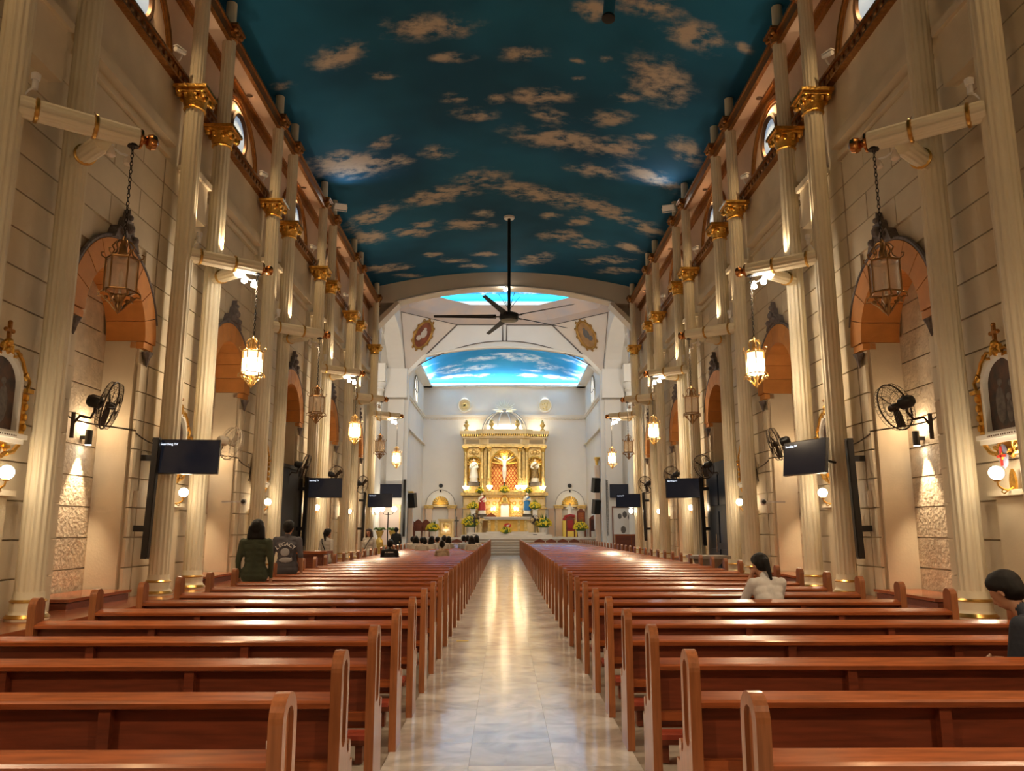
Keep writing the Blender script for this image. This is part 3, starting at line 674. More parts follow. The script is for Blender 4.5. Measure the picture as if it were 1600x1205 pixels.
# ------------------------------------------------------------------ bracket beams, lanterns, spot lamps
def beam(b, p, q, r):
    p, q = Vector(p), Vector(q); d = q - p; L = d.length
    M = Matrix.Translation(p) @ d.to_track_quat('Z', 'Y').to_matrix().to_4x4()
    m = 48; vs = []; fs = []
    for zz in (0, L):
        for i in range(m):
            rr = r if i % 4 in (0, 1) else r * .95; a = 2 * PI * i / m; vs.append((rr * math.cos(a), rr * math.sin(a), zz))
    for i in range(m): j = (i + 1) % m; fs.append((i, j, m + j, m + i))
    fs += [tuple(reversed(range(m))), tuple(range(m, 2 * m))]; b.add(vs, fs, False, M)
    return M, L
BZ = 6.7
def bracket(s, k, y, far=False):
    yA, yB = y - .75, y + .75
    n = nth(NP + 1 - (NP if far else k))
    if far: lab = 'cream bracket beam with ball finial, mounted on the crossing column, %s' % SIDE[s]
    else: lab = 'cream V-shaped bracket beam with copper ball finial, %s from the crossing, %s' % (nth(NP - k), SIDE[s])
    t = thing('bracket_beam', lab, 'bracket', (0, y, BZ), group='bracket beams holding lanterns')
    a = Vector((5.9, -.72, 0)); e = Vector((4.82, .10, 0)); bq = Vector((5.95, .72, 0)); d = (e - a).normalized()
    part('long_arm', COLM, t, lambda b: beam(b, a, e, .138), key='arm1', mirror=s < 0)
    part('short_arm', COLM, t, lambda b: beam(b, bq, Vector((5.22, .02, -.08)), .125), key='arm2', mirror=s < 0)
    for f in (.14, .62):
        c = a.lerp(e, f)
        part('ring', RINGG, t, lambda b: b.lathe([(.13, -.03), (.16, -.015), (.16, .015), (.13, .03)], 20, M=Matrix.Translation(c) @ d.to_track_quat('Z', 'Y').to_matrix().to_4x4()), key='ring%.2f' % f, mirror=s < 0)
    c2 = bq.lerp(Vector((5.22, .02, -.08)), .3); d2 = (Vector((5.22, .02, -.08)) - bq).normalized()
    part('ring', RINGG, t, lambda b: b.lathe([(.125, -.03), (.148, -.015), (.148, .015), (.125, .03)], 20, M=Matrix.Translation(c2) @ d2.to_track_quat('Z', 'Y').to_matrix().to_4x4()), key='ringb', mirror=s < 0)
    part('finial', COPPER, t, lambda b: b.lathe([(.10, -.01), (.135, .01), (.13, .04), (.06, .06), (.05, .085), (.09, .11), (.11, .16), (.09, .215), (.03, .245), (.001, .25)], 18, M=Matrix.Translation(e) @ d.to_track_quat('Z', 'Y').to_matrix().to_4x4()), key='finial', mirror=s < 0)
    return t
def spots(s, k, y, lit, far=False):
    lab = '%s reflector bulbs under the %s bracket from the crossing, %s' % ('glowing' if lit else 'unlit', 'sixth' if k < -0 else nth(NP - k) if not far else 'first', SIDE[s])
    t = thing('spot_lamp', lab, 'lamp', (0, y, BZ - .13), group='reflector bulbs under the brackets')
    part('bracket', WHPLA, t, lambda b: b.tube([(5.1, .0, 0), (5.08, -.02, -.06), (5.02, .05, -.1), (4.95, .12, -.1)], .015), key='spbr', mirror=s < 0)
    for i, (x, yy, z) in enumerate(((5.08, -.05, -.17), (4.95, .14, -.2))):
        part('bulb', BULB if lit else BULBOFF, t, lambda b: b.lathe([(.02, .12), (.035, .07), (.06, .02), (.055, -.01), (.03, -.03), (.001, -.035)], 12, M=Matrix.Translation((x, yy, z))), key='spb%d%d' % (i, lit), mirror=s < 0)
    return t
def lantern(s, y, lit, lab):
    t = thing('lantern', lab, 'lantern', (s * 4.86, y, 0), group='hanging hexagonal lanterns')
    def chain(b):
        z = 5.30; i = 0
        while z < BZ - .12:
            a = PI / 2 * (i % 2); cxx, cyy = math.cos(a), math.sin(a)
            b.tube([(.018 * math.cos(u) * cxx, .018 * math.cos(u) * cyy, z + .035 + .035 * math.sin(u)) for u in np.linspace(0, 2 * PI, 9)[:-1]], .006, 4, True); z += .055; i += 1
        b.lathe([(.07, BZ - .14), (.07, BZ - .11)], 10)
    part('chain', BLACKM, t, chain, key='lchain')
    fm = mat('brass painted lit', (0.75, 0.52, 0.22), 0.3, 1.0) if lit else mat('brass painted unlit', (0.30, 0.17, 0.07), 0.35, 0.9)  # one brass in two tones: lamp glow put into the lit lanterns' colour
    H6 = [(.19 * math.cos(PI / 3 * i + .3), .19 * math.sin(PI / 3 * i + .3)) for i in range(6)]
    def frame(b):
        for zz in (4.60, 5.02):
            b.tube([(x, y_, zz) for x, y_ in H6], .014, 5, True)
        for x, y_ in H6: b.cyl((x, y_, 4.6), (x, y_, 5.02), .011, n=6)
    part('frame', fm, t, frame, key='lfr%d' % lit)
    def crown(b):
        for i in range(6):
            a = PI / 3 * i + .3; c, q = math.cos(a), math.sin(a)
            b.tube([(r * c, r * q, z) for r, z in ((.19, 5.02), (.12, 5.08), (.10, 5.14), (.13, 5.19), (.09, 5.25), (.03, 5.27), (.015, 5.31))], .011, 5)
            b.tube([(r * c, r * q, z) for r, z in ((.19, 5.02), (.24, 5.05), (.25, 5.09), (.22, 5.10))], .009, 5)
        b.lathe([(.04, 5.02), (.06, 5.06), (.05, 5.16), (.03, 5.2), (.045, 5.27), (.01, 5.33)], 10)
    part('crown', fm, t, crown, key='lcr%d' % lit)
    def bottom(b):
        for i in range(6):
            a = PI / 3 * i + .3; c, q = math.cos(a), math.sin(a)
            b.tube([(r * c, r * q, z) for r, z in ((.19, 4.6), (.24, 4.57), (.25, 4.52), (.2, 4.53), (.17, 4.50), (.1, 4.44), (.06, 4.38), (.02, 4.34))], .012, 5)
            b.sph((.15 * c, .15 * q, 4.51), .03, 6, 4)
        b.lathe([(.001, 4.30), (.03, 4.34), (.05, 4.40), (.03, 4.46), (.06, 4.52), (.05, 4.56)], 10)
    part('bottom_scrolls', fm, t, bottom, key='lbt%d' % lit)
    if lit:
        part('glass', LITGL, t, lambda b: b.lathe([(.165, 4.61), (.165, 4.88)], 6, False, a0=.3), key='lgl1')
        part('upper_glass', LITUP, t, lambda b: b.lathe([(.165, 4.88), (.165, 5.01)], 6, False, a0=.3), key='lgl2')
        light('POINT', (0, 0, 4.75), E_LANTERN, SOFT, t, size=.22)
    else:
        part('glass', GLASS, t, lambda b: b.prism([(x * .93, y_ * .93) for x, y_ in H6], 4.61, 5.01, 'z', hole=[(x * .9, y_ * .9) for x, y_ in H6]), key='lgl0')
        part('candle_bulb', BULBOFF, t, lambda b: (b.cyl((0, 0, 4.58), (0, 0, 4.74), .02), b.lathe([(.02, 4.74), (.032, 4.79), (.02, 4.85), (.002, 4.9)], 8)), key='lbulb')
    return t
def uplight(s, y, lab, lit):
    t = thing('uplight_lamp', lab, 'lamp', (s * 5.86, y - .72, BZ + .25), group='white uplight lamps on the brackets')
    part('arm', WHPLA, t, lambda b: b.tube([(0, 0, -.12), (-.05, .03, -.02), (-.1, .05, .02)], .012), key='uparm', mirror=s < 0)
    part('head', WHPLA, t, lambda b: (b.cyl((-.1, .05, .0), (-.1, .05, .12), .035), b.lathe([(.05, .12), (.055, .2), (.04, .21)], 12, M=Matrix.Translation((-.1, .05, 0)))), key='uphead', mirror=s < 0)
    if lit:
        light('SPOT', (s * -.14, .1, .25), E_UP, SOFT, t, size=.03, spot=60, blend=.9, to=(s * .06, .0, 2.2))
        light('SPOT', (s * -.1, 1.4, .25), E_UP, SOFT, t, size=.03, spot=60, blend=.9, to=(s * .06, 1.45, 2.2))
for s in (-1, 1):
    for k in range(-2, NP + 1):
        y = PK(k) if k < NP else 35.6
        far = k == NP
        lit = (k % 2) == 1
        ordn = nth(NP + 1 - k) if k >= 0 else nth(NP + 1 - k)
        if k >= -1:
            bracket(s, k, y, far)
        lantern(s, y + .05, lit, '%s hexagonal brass lantern on a chain, %s from the crossing, %s' % ('lit' if lit else 'unlit', ordn, SIDE[s])) if k >= -1 else None
        sl = lit or k in (-2, 0)
        if k >= -1:
            t = spots(s, k, y, k in (1, 3, 5), far)
        # spots at reflector bulbs, unlit ones too; unseen ones added to brighten near pews
        if k in (-2, -1, 1, 2, 3, 4, 5):
            light('SPOT', (s * 5.0, y, BZ - .36), E_APEX * (1.0 if k in (1, 3, 5) else .6 if k > 0 else 1.5), SOFT, None, size=.05, spot=130, blend=.9, to=(s * 2.2, y + (-1.0 if k >= 0 else 1.5), 0))
        if -1 <= k < NP:
            uplight(s, y, 'small white swivel uplight on the %s bracket from the crossing, %s' % (nth(NP + 1 - k), SIDE[s]), k >= 1)

# ------------------------------------------------------------------ stations, sconces, niche lamps
def station(s, k, y):
    t = thing('station_picture', 'gilt arched picture frame with cross, %s from the crossing, %s' % (nth(NP - k), SIDE[s]), 'picture frame', (s * 6.24, y, 0), group='framed pictures between the column pairs')
    W = .335
    part('painting', PAINTING, t, lambda b: b.prism([(-W, 2.86)] + arc(0, 3.42, W, 180, 0, 14) + [(W, 2.86)], -.03, -.01), key='stp', mirror=s < 0)
    part('frame', WHITEG, t, lambda b: (b.prism([(-W - .06, 2.80)] + arc(0, 3.42, W + .06, 180, 0, 14) + [(W + .06, 2.80)], -.10, 0, hole=[(-W, 2.86)] + arc(0, 3.42, W, 180, 0, 14) + [(W, 2.86)]),
         b.box(-.16, 0, -W - .16, W + .16, 2.76, 2.82), b.box(-.13, 0, -W - .13, W + .13, 2.70, 2.76)), key='stf', mirror=s < 0)
    def gilt(b):
        for d in (-1, 1):
            b.box(-.10, 0, d * (W + .05), d * (W + .16), 2.84, 3.36); b.box(-.16, 0, d * (W + .06), d * (W + .19), 3.36, 3.41)
            for zz in (2.92, 3.05, 3.18, 3.3): b.sph((-.115, d * (W + .125), zz), .035, 6, 4, sz=1.5)
            b.tube([(-.09, d * y_, z) for y_, z in ((W + .16, 3.42), (W + .19, 3.52), (W + .10, 3.62), (W + .06, 3.56), (W + .11, 3.53))], .022, 6)
            b.tube([(-.09, d * y_, z) for y_, z in ((W + .08, 3.62), (W + .0, 3.76), (.2, 3.86), (.11, 3.84), (.13, 3.77), (.19, 3.78))], .025, 6)
            b.tube([(-.09, d * y_, z) for y_, z in ((.10, 3.80), (.09, 3.90), (.03, 3.94))], .025, 6)
            b.tube([(-.09, d * y_, z) for y_, z in ((W + .10, 2.70), (W, 2.60), (.2, 2.56), (.16, 2.62), (.24, 2.65))], .03, 6)
            b.tube([(-.09, d * y_, z) for y_, z in ((.2, 2.58), (.1, 2.52), (.03, 2.56), (.06, 2.63))], .028, 6)
            for yy_, zz in ((.28, 3.82), (.05, 3.87), (.16, 2.66)): b.sph((-.08, d * yy_, zz), .035, 6, 4)
        b.lathe([(.01, 2.5), (.08, 2.56), (.16, 2.64), (.26, 2.70)], 12, M=Matrix.Translation((-.03, 0, 0)) @ Matrix.Diagonal((.35, 1, 1, 1)))
        b.sph((-.1, 0, 3.93), .055, 8, 6); b.sph((-.08, 0, 3.83), .06, 8, 6)
    part('gilding', GOLD, t, gilt, key='stg', mirror=s < 0)
    part('cross', BRONZE, t, lambda b: (b.box(-.11, -.07, -.018, .018, 3.96, 4.18), b.box(-.11, -.07, -.07, .07, 4.06, 4.10), b.sph((-.09, 0, 4.18), .03, 8, 5), b.sph((-.09, .07, 4.08), .03, 8, 5), b.sph((-.09, -.07, 4.08), .03, 8, 5)), key='stc', mirror=s < 0)
    fa = (FIGW, FIGP, FIGG)[(k + (s > 0)) % 3]
    part('painted_figure', fa, t, lambda b: (b.sph((-.032, -.06, 3.26), .05, 8, 5, sx=.1), b.sph((-.032, -.06, 3.08), .075, 8, 5, sx=.04, sy=.8, sz=2.0)), key='stfig' + fa.name, mirror=s < 0)
    part('painted_figure', FIGP, t, lambda b: (b.sph((-.032, .09, 3.46), .05, 8, 5, sx=.1), b.sph((-.032, .11, 3.18), .12, 8, 5, sx=.04, sy=.8, sz=2.0), b.sph((-.032, -.12, 3.42), .045, 8, 5, sx=.1)), key='stfig2', mirror=s < 0)
    part('caption', LIPS, t, lambda b: [b.box(-.162, -.16, -.3 + i * .045, -.3 + i * .045 + (.03 if i % 3 else .018), 2.783, 2.80) for i in range(13)] and None, key='stcap', mirror=s < 0)
def sconce(s, k, y, shield):
    t = thing('wall_sconce', 'glowing globe sconce under the %s framed picture from the crossing, %s' % (nth(NP - k), SIDE[s]), 'wall lamp', (s * 6.2, y, 2.13), group='globe sconces under the pictures')
    part('backplate', GOLD, t, lambda b: b.prism([(-.05, -.02), (-.06, .1), (-.03, .2), (0, .24), (.03, .2), (.06, .1), (.05, -.02)], -.03, 0), key='scb', mirror=s < 0)
    part('arm', RINGG, t, lambda b: (b.tube([(-.02, 0, .02), (-.1, -.02, -.02), (-.18, -.05, -.01), (-.24, -.06, .03), (-.25, -.06, .08)], .012), b.tube([(-.1, -.02, -.02), (-.15, -.02, -.06), (-.19, -.03, -.04), (-.17, -.03, -.01)], .008), b.lathe([(.03, .08), (.05, .1), (.03, .11)], 10, M=Matrix.Translation((-.25, -.06, 0)))), key='sca', mirror=s < 0)
    part('globe', GLOBE, t, lambda b: b.sph((-.25, -.06, .185), .085, 14, 9), key='scg', mirror=s < 0)
    light('POINT', (s * -.25, -.06, .185), E_SCONCE, SOFT if True else WARM, t, size=.09)
    if shield:
        part('enamel_shield', BLUEEN, t, lambda b: (b.lathe([(.01, 0), (.10, 0.0), (.11, .01), (.09, .03)], 8, M=Matrix.Translation((-.05, .06, .40)) @ Matrix.Rotation(-PI / 2, 4, 'Y') @ Matrix.Diagonal((1.5, .85, 1, 1)))), mirror=s < 0)
        part('red_cross', REDCR, t, lambda b: (b.box(-.10, -.085, .045, .075, .28, .52), b.box(-.10, -.085, -.02, .14, .385, .415)), mirror=s < 0)
        part('yellow_heart', mat('yellow enamel', (.8, .55, .05), .4), t, lambda b: b.sph((-.09, .06, .40), .05, 8, 5, sx=.2), mirror=s < 0)
for s in (-1, 1):
    for k in range(NP):
        station(s, k, PK(k)); sconce(s, k, PK(k), s > 0 and k == 0)
    t = thing('wall_sconce', 'glowing globe sconce on the crossing column, %s' % SIDE[s], 'wall lamp', (s * 5.82, 35.7, 2.3), group='globe sconces under the pictures')
    part('arm', RINGG, t, lambda b: b.tube([(0, 0, 0), (-.1 * s, 0, -.03), (-.16 * s, 0, .05)], .015))
    part('globe', GLOBE, t, lambda b: b.sph((-.16 * s, 0, .14), .1, 12, 8)); light('POINT', (-.16 * s, 0, .14), E_SCONCE, SOFT, t, size=.1)
for s in (-1, 1):
    for k in (0, 1, 3, 4):
        t = thing('niche_downlight', 'black cylinder downlight in the %s arched niche from the crossing, %s' % (nth(NP - k), SIDE[s]), 'lamp', (s * 6.80, QK(k) + .5, 3.0), group='cylinder downlights in the niches')
        part('cylinder', BLACK, t, lambda b: (b.cyl((0, 0, 0), (0, 0, .24), .055, n=16), b.box(.03, .13, -.03, .03, .09, .15)), key='nlc', mirror=s < 0)
        part('lens', BULB, t, lambda b: b.lathe([(.045, -.006), (.045, .0)], 14), key='nll')
        light('SPOT', (0, 0, -.02), E_NICHE, SOFT, t, size=.03, spot=56, blend=.7, to=(s * .16, -.1, -2.0))
        light('POINT', (s * -.0, 0, .34), E_NICHE * .05, SOFT, t, size=.05)
        bn = thing('niche_bench', 'low red-brown bench in the %s niche from the crossing, %s' % (nth(NP - k), SIDE[s]), 'bench', (s * 6.3, QK(k), .53), group='low benches in the niches')
        part('top', REDLEDGE, bn, lambda b: b.box(-.2, .55, -.95, .95, .10, .145), key='nbt', mirror=s < 0)
        part('plinth', WOODD, bn, lambda b: (b.box(-.16, .55, -.93, .93, 0, .085)), key='nbp', mirror=s < 0)
    for k in range(-1, NP):      # small recessed downlights in the cornice soffit
        t = thing('soffit_downlight', 'tiny soffit downlight over the %s bay from the crossing, %s' % (nth(NP - k), SIDE[s]), 'lamp', (s * 6.22, QK(k), 12.04), group='downlights in the cornice soffit')
        part('trim_ring', CHROME, t, lambda b: b.lathe([(.05, -.012), (.075, -.012), (.075, .01)], 14), key='sdr'); part('lens', BULBOFF, t, lambda b: b.lathe([(.048, -.008), (.048, .0)], 12), key='sdl')
        light('SPOT', (0, 0, -.03), E_SOFFIT, WARM, t, size=.05, spot=120, blend=1, to=(s * -.15, 0, -3))

# ------------------------------------------------------------------ televisions, column speakers, fans
def text_mesh(txt, size, material, name='text', ext=.002):
    cu = bpy.data.curves.new('lettering', 'FONT'); cu.body = txt; cu.size = size; cu.extrude = ext; cu.align_x = 'CENTER'
    o = bpy.data.objects.new('tmp', cu); COL.objects.link(o)
    bpy.context.view_layer.update()
    me = bpy.data.meshes.new_from_object(o.evaluated_get(bpy.context.evaluated_depsgraph_get()))
    bpy.data.objects.remove(o); bpy.data.curves.remove(cu); me.materials.clear(); me.materials.append(material); me.name = name
    return me
TVTXT = text_mesh('Searching TV', .055, SCRTXT)
def tv(s, x, y, z, yaw, W, lab, txt=True, tilt=-6, arm=True):
    t = thing('television', lab, 'television', (x, y, z), (R(tilt), 0, yaw), group='wall-mounted flat televisions')
    h = W * .5625 / 2; w2 = W / 2
    part('casing', BLACK, t, lambda b: (b.box(-w2, w2, -.03, .03, -h, h), b.box(-w2 * .6, w2 * .6, .03, .06, -h * .6, h * .6)), key='tvc%.2f' % W)
    part('screen', SCREEN, t, lambda b: b.box(-w2 + .012, w2 - .012, -.034, -.03, -h + .018, h - .012), key='tvs%.2f' % W)
    if txt: ob('screen_text', TVTXT, t, (-w2 * .62, -.036, h - .10), (R(90), 0, 0))
    if arm:
        deep = abs(yaw) > 1; part('mount_arm', BLACKM, t, lambda b: b.tube([(0, .06, 0), (.05, .3, 0), (0, .66, 0)] if deep else [(0, .06, 0), (.1 * s, .12, 0), (.38 * s, .16, 0)], .025), key='tva%d%d' % (s, deep))
    return t
for s in (-1, 1):
    for k in (1, 3, 5):
        y = (PK(k) - .95) if k < 5 else 35.55
        yaw = (R(-70) if k == 1 else R(-12)) if s > 0 else R(3)
        tv(s, s * (5.5 if s < 0 or k > 1 else 5.27), y - .15, 2.88, yaw, 1.07, 'black flat television on the %s column pair from the crossing, %s' % ('third' if k == 3 else 'fifth' if k == 1 else 'first', SIDE[s]))
        sp = thing('column_speaker', 'tall thin black speaker beside the %s television from the crossing, %s' % ({1: 'third', 3: 'second', 5: 'first'}[k], SIDE[s]), 'speaker', (s * 6.06, PK(k) - 1.22 if k < 5 else 34.4, 1.15), (0, R(-1.5 * s), 0), group='line-array speakers')
        part('enclosure', BLACK, sp, lambda b: b.box(-.05, .05, -.055, .055, 0, 2.05), key='spk')
        part('grille', BLACKM, sp, lambda b: b.box(-.06 * s, -.05 * s, -.045, .045, .03, 2.02), key='spg%d' % s)
        for zz in (.5, 1.7): part('mount', BLACK, sp, lambda b: b.box(.05 * s, .24 * s, -.02, .02, -.05, .05), (0, 0, zz), key='spm%d' % s)
def cage_fan(parent, Rr, mc, blades=3):
    """axis +z = blowing direction"""
    def cage(b):
        b.tube([(Rr * math.cos(a), Rr * math.sin(a), 0) for a in np.linspace(0, 2 * PI, 29)[:-1]], .012, 6, True)
        for q, zz in ((.97, .07), (.97, -.07), (.6, .1), (.6, -.1), (.3, .11)):
            b.tube([(q * Rr * math.cos(a), q * Rr * math.sin(a), zz) for a in np.linspace(0, 2 * PI, 25)[:-1]], .004, 4, True)
        for i in range(36):
            a = 2 * PI * i / 36; c, q = math.cos(a), math.sin(a)
            b.tube([(r * c, r * q, z) for r, z in ((.06, .11), (.7 * Rr, .1), (.97 * Rr, .07), (Rr, 0), (.97 * Rr, -.07), (.7 * Rr, -.1), (.1, -.11))], .0028, 3)
    part('cage', mc, parent, cage, key='cage%.2f%s' % (Rr, mc.name))
    for i in range(blades):
        part('blade', mc, parent, lambda b: b.add([(.04, -.03, -.03), (.3 * Rr, -.13 * Rr, -.04), (.85 * Rr, -.2 * Rr, -.04), (.9 * Rr, .12 * Rr, .03), (.3 * Rr, .1 * Rr, .03), (.04, .03, .02)],
            [(0, 1, 4, 5), (1, 2, 3, 4)]), None, (0, 0, 2 * PI * i / blades + .5), key='blade%.2f%s' % (Rr, mc.name))
    part('hub', mc, parent, lambda b: b.lathe([(.001, .1), (.05, .09), (.06, .0), (.05, -.05)], 12), key='hub' + mc.name)
    part('motor', BLACK if mc is FANDK else mc, parent, lambda b: b.lathe([(.05, -.1), (.095, -.12), (.1, -.26), (.07, -.31), (.001, -.32)], 14), key='motor' + mc.name)
def wall_fan(s, y, z, nrm, lab, mc=FANDK, Rr=.36, x=5.86):
    q = Vector(nrm).normalized().to_track_quat('Z', 'Y')
    t = thing('wall_fan', lab, 'fan', (s * x, y, z), q.to_euler(), group='caged wall fans')
    cage_fan(t, Rr, mc)
    inv = q.inverted()
    def L(p): return inv @ Vector(p)
    n = Vector(nrm).normalized() * -.2
    part('arm', mc, t, lambda b: (b.tube([L(n), L(n + Vector((0, 0, -.14))), L(Vector((s * .2, -.12, -.2))), L(Vector((s * .34, -.16, -.18))), L(Vector((s * .43, -.16, -.3)))], .02), b.tube([L(Vector((s * .43, -.16, -.12))), L(Vector((s * .43, -.16, -.5)))], .03)))
NL = {0: (.92, .25, -.25), 1: (.6, .75, -.2), 2: (.95, .3, -.3), 3: (.5, .8, -.2), 4: (.6, .7, -.1)}
for k in range(NP):
    wall_fan(-1, QK(k) - (.79 if k != 2 else -.3), 3.45, NL[k], 'black caged wall fan by the %s arch from the crossing, doorway side' % nth(NP - k) if k != 1 else 'pale caged wall fan with white motor by an arch, doorway side', FANDK if k != 1 else mat('pale fan', (.55, .48, .38), .4))
    wall_fan(1, QK(k) - (.76 if k != 2 else -.2), 3.45, (-.42, .85, -.22) if k != 1 else (-.8, .5, -.25), 'black caged wall fan by the %s arch from the crossing, blue-door side' % nth(NP - k))

# cables looping along the walls and small wall fittings
for s in (-1, 1):
    for k in (0, 1, 3):
        q = QK(k)
        tag(ob('wall_cable', cm('cable%d' % k, WIRE, lambda b: (b.tube([(6.30, y_, 3.28 + .05 * math.sin(y_ * 3) - .1 * max(0, y_ - .9)) for y_ in np.linspace(1.06, 1.7, 8)] + [(6.2, 1.72, 3.1), (6.25, 1.75, 2.8)], .012, 5), b.tube([(6.2, 1.5, 3.2), (6.18, 1.6, 2.9), (6.2, 1.66, 3.15)], .008, 4), b.tube([(6.5, -.9, 3.35), (6.7, -.2, 3.32), (6.7, .4, 3.33), (6.42, .98, 3.32), (6.3, 1.06, 3.3)], .014, 5)), s < 0), None, (0, q, 0)),
            'dark cable run along the %s arched niche from the crossing, %s' % (nth(NP - k), SIDE[s]), 'cable', 'cables along the niches')
        tag(ob('junction_box', cm('jbox', CREAMTR, lambda b: (b.box(6.25, 6.32, -.06, .06, -.14, .14), b.box(6.24, 6.25, -.045, .045, -.12, .12)), s < 0), None, (0, q + 1.25, 2.15)), 'cream wall box beside the %s arched niche from the crossing, %s' % (nth(NP - k), SIDE[s]), 'wall box', 'cream wall boxes')
    for k in range(NP):
        t = thing('security_camera', 'white bullet camera, gold band, %s pair from the crossing, %s' % (nth(NP - k), SIDE[s]), 'camera', (s * 6.14, PK(k) - 1.25, 10.5), (0, 0, s * .4), group='bullet cameras on the gold band')
        part('body', WHPLA, t, lambda b: (b.cyl((0, -.13, .02), (0, .1, .06), .045, n=12), b.box(-.05, .05, -.14, .1, .085, .1)), key='camb'); part('mount', WHPLA, t, lambda b: b.tube([(0, .05, .02), (.05 * s, .06, -.06), (.1 * s, .06, -.1)], .016), key='camm%d' % s)
    t = thing('dome_camera', 'small white eyeball camera on the column side, fifth pair from the crossing, %s' % SIDE[s], 'camera', (s * 5.85, 18.0, 2.25), group='eyeball cameras')
    part('base', WHPLA, t, lambda b: b.lathe([(.07, 0), (.08, .03), (.07, .06)], 14, M=Matrix.Rotation(PI / 2, 4, 'X'))); part('eye', BLACK, t, lambda b: b.sph((0, -.07, -.0), .05, 12, 8))
    part('bracket', WHPLA, t, lambda b: b.box(0, .5 * s, -.01, .03, -.02, .02))
    fl = thing('floodlight', 'white rectangular floodlight on the cornice edge, %s' % SIDE[s], 'lamp', (s * 5.6, 25.5, 12.48), (R(35), 0, R(20) * -s), group='floodlights on the cornice')
    part('housing', WHPLA, fl, lambda b: b.box(-.2, .2, -.06, .06, -.1, .1), key='flh'); part('yoke', WHPLA, fl, lambda b: b.tube([(-.22, 0, 0), (-.22, .02, -.16), (.22, .02, -.16), (.22, 0, 0)], .015), key='fly')
    part('lens', BULBOFF, fl, lambda b: b.box(-.18, .18, .06, .065, -.08, .08), key='fll')
    light('SPOT', (s * 5.45, 25.3, 12.5), 15, (.75, .88, 1.0), None, size=.15, spot=150, blend=1, to=(s * 3.2, 22.0, 13.7))

# ------------------------------------------------------------------ ceiling fan and pendant cylinder
t = thing('ceiling_fan', 'large dark five-blade ceiling fan on a long rod before the crossing', 'ceiling fan', (.17, 29.5, 9.7))
part('rod', BLACKM, t, lambda b: (b.cyl((0, 0, 0), (0, 0, 4.0), .06, n=12)))
part('canopy', WHPLA, t, lambda b: b.lathe([(.2, 3.98), (.22, 4.06), (.1, 4.06)], 14))
part('motor', BLACK, t, lambda b: (b.lathe([(.05, .22), (.2, .16), (.36, .1), (.38, -.08), (.34, -.16), (.05, -.18)], 20)))
part('guy_wires', BLACKM, t, lambda b: [b.tube([(.03 * math.cos(a), .03 * math.sin(a), .3), (.45 * math.cos(a), .45 * math.sin(a), .85)], .012, 4) for a in (.4, 2.0, 3.6, 5.2)] and None)
for i in range(5):
    part('blade', BLACKM, t, lambda b: (b.box(.3, .6, -.04, .04, -.03, .01), b.add([(.5, -.11, -.05), (2.9, -.07, -.03), (2.9, .05, .02), (.5, .09, .04), (.5, -.11, -.03), (2.9, -.07, -.015), (2.9, .05, .035), (.5, .09, .06)], [(0, 1, 2, 3), (4, 7, 6, 5), (0, 4, 5, 1), (2, 6, 7, 3), (1, 5, 6, 2), (0, 3, 7, 4)])), None, (0, 0, PI + 2 * PI / 5 * i), key='fanblade')
t = thing('pendant_cylinder', 'brushed metal cylinder lamp hanging from the painted ceiling', 'lamp', (2.16, 14.9, 12.15), (R(-8), R(6), 0))
part('body', CHROME, t, lambda b: b.cyl((0, 0, .05), (0, 0, 1.55), .125, n=20)); part('bottom_rim', BLACKM, t, lambda b: b.lathe([(.10, 0), (.14, .01), (.14, .06), (.125, .08)], 20))

# stone font and wooden ballot box beside the side doors
t = thing('stone_font', 'grey carved stone font with wide square rim beside the navy door', 'font', (5.15, 20.4, 0))
part('pedestal', GREYPED, t, lambda b: b.lathe([(.28, 0), (.3, .1), (.2, .16), (.17, .55), (.24, .68)], 16)); part('bowl', GREYPED, t, lambda b: (b.lathe([(.2, .66), (.34, .8), (.38, .92)], 16), b.box(-.46, .46, -.46, .46, .92, .99)))
t = thing('wooden_box', 'brown wooden cabinet with overhanging top standing near the black doorway', 'cabinet', (-5.1, 21.6, 0))
part('body', WOODD, t, lambda b: (b.box(-.34, .34, -.3, .3, 0, 1.0), b.box(-.3, .3, -.32, -.3, .1, .9))); part('top', WOOD, t, lambda b: b.box(-.44, .44, -.4, .4, 1.0, 1.07))

# ------------------------------------------------------------------ high altar
AY = 58.0
t = thing('altar_retable', 'tall gilded altarpiece with three arched niches and cornice against the chancel wall', 'altarpiece', (0, AY, SZ))
def rel(z): return z - SZ
Z1, Z2, Z3, Z4 = rel(4.27), rel(7.6), rel(8.25), rel(8.8)
part('base', ALTSTONE, t, lambda b: (b.box(-3.1, 3.1, .5, 1.7, 0, 1.25), b.box(-3.0, 3.0, .6, 1.7, 1.25, 2.9), b.box(-1.55, 1.65, .3, 1.0, 1.25, 2.0), b.box(-1.4, 1.5, .45, 1.0, 2.0, 3.0)))
part('base_moulding', ALTGOLD, t, lambda b: (b.box(-3.2, 3.2, .4, 1.7, 1.2, 1.32), b.box(-3.1, 3.1, .5, 1.7, 2.0, 2.08), b.box(-3.2, -1.5, .3, 1.7, 2.95, Z1), b.box(1.5, 3.2, .3, 1.7, 2.95, Z1), b.box(-1.7, 1.7, .15, 1.7, 3.0, Z1 + .05), b.box(-1.6, 1.7, .22, 1.0, 1.95, 2.03)))
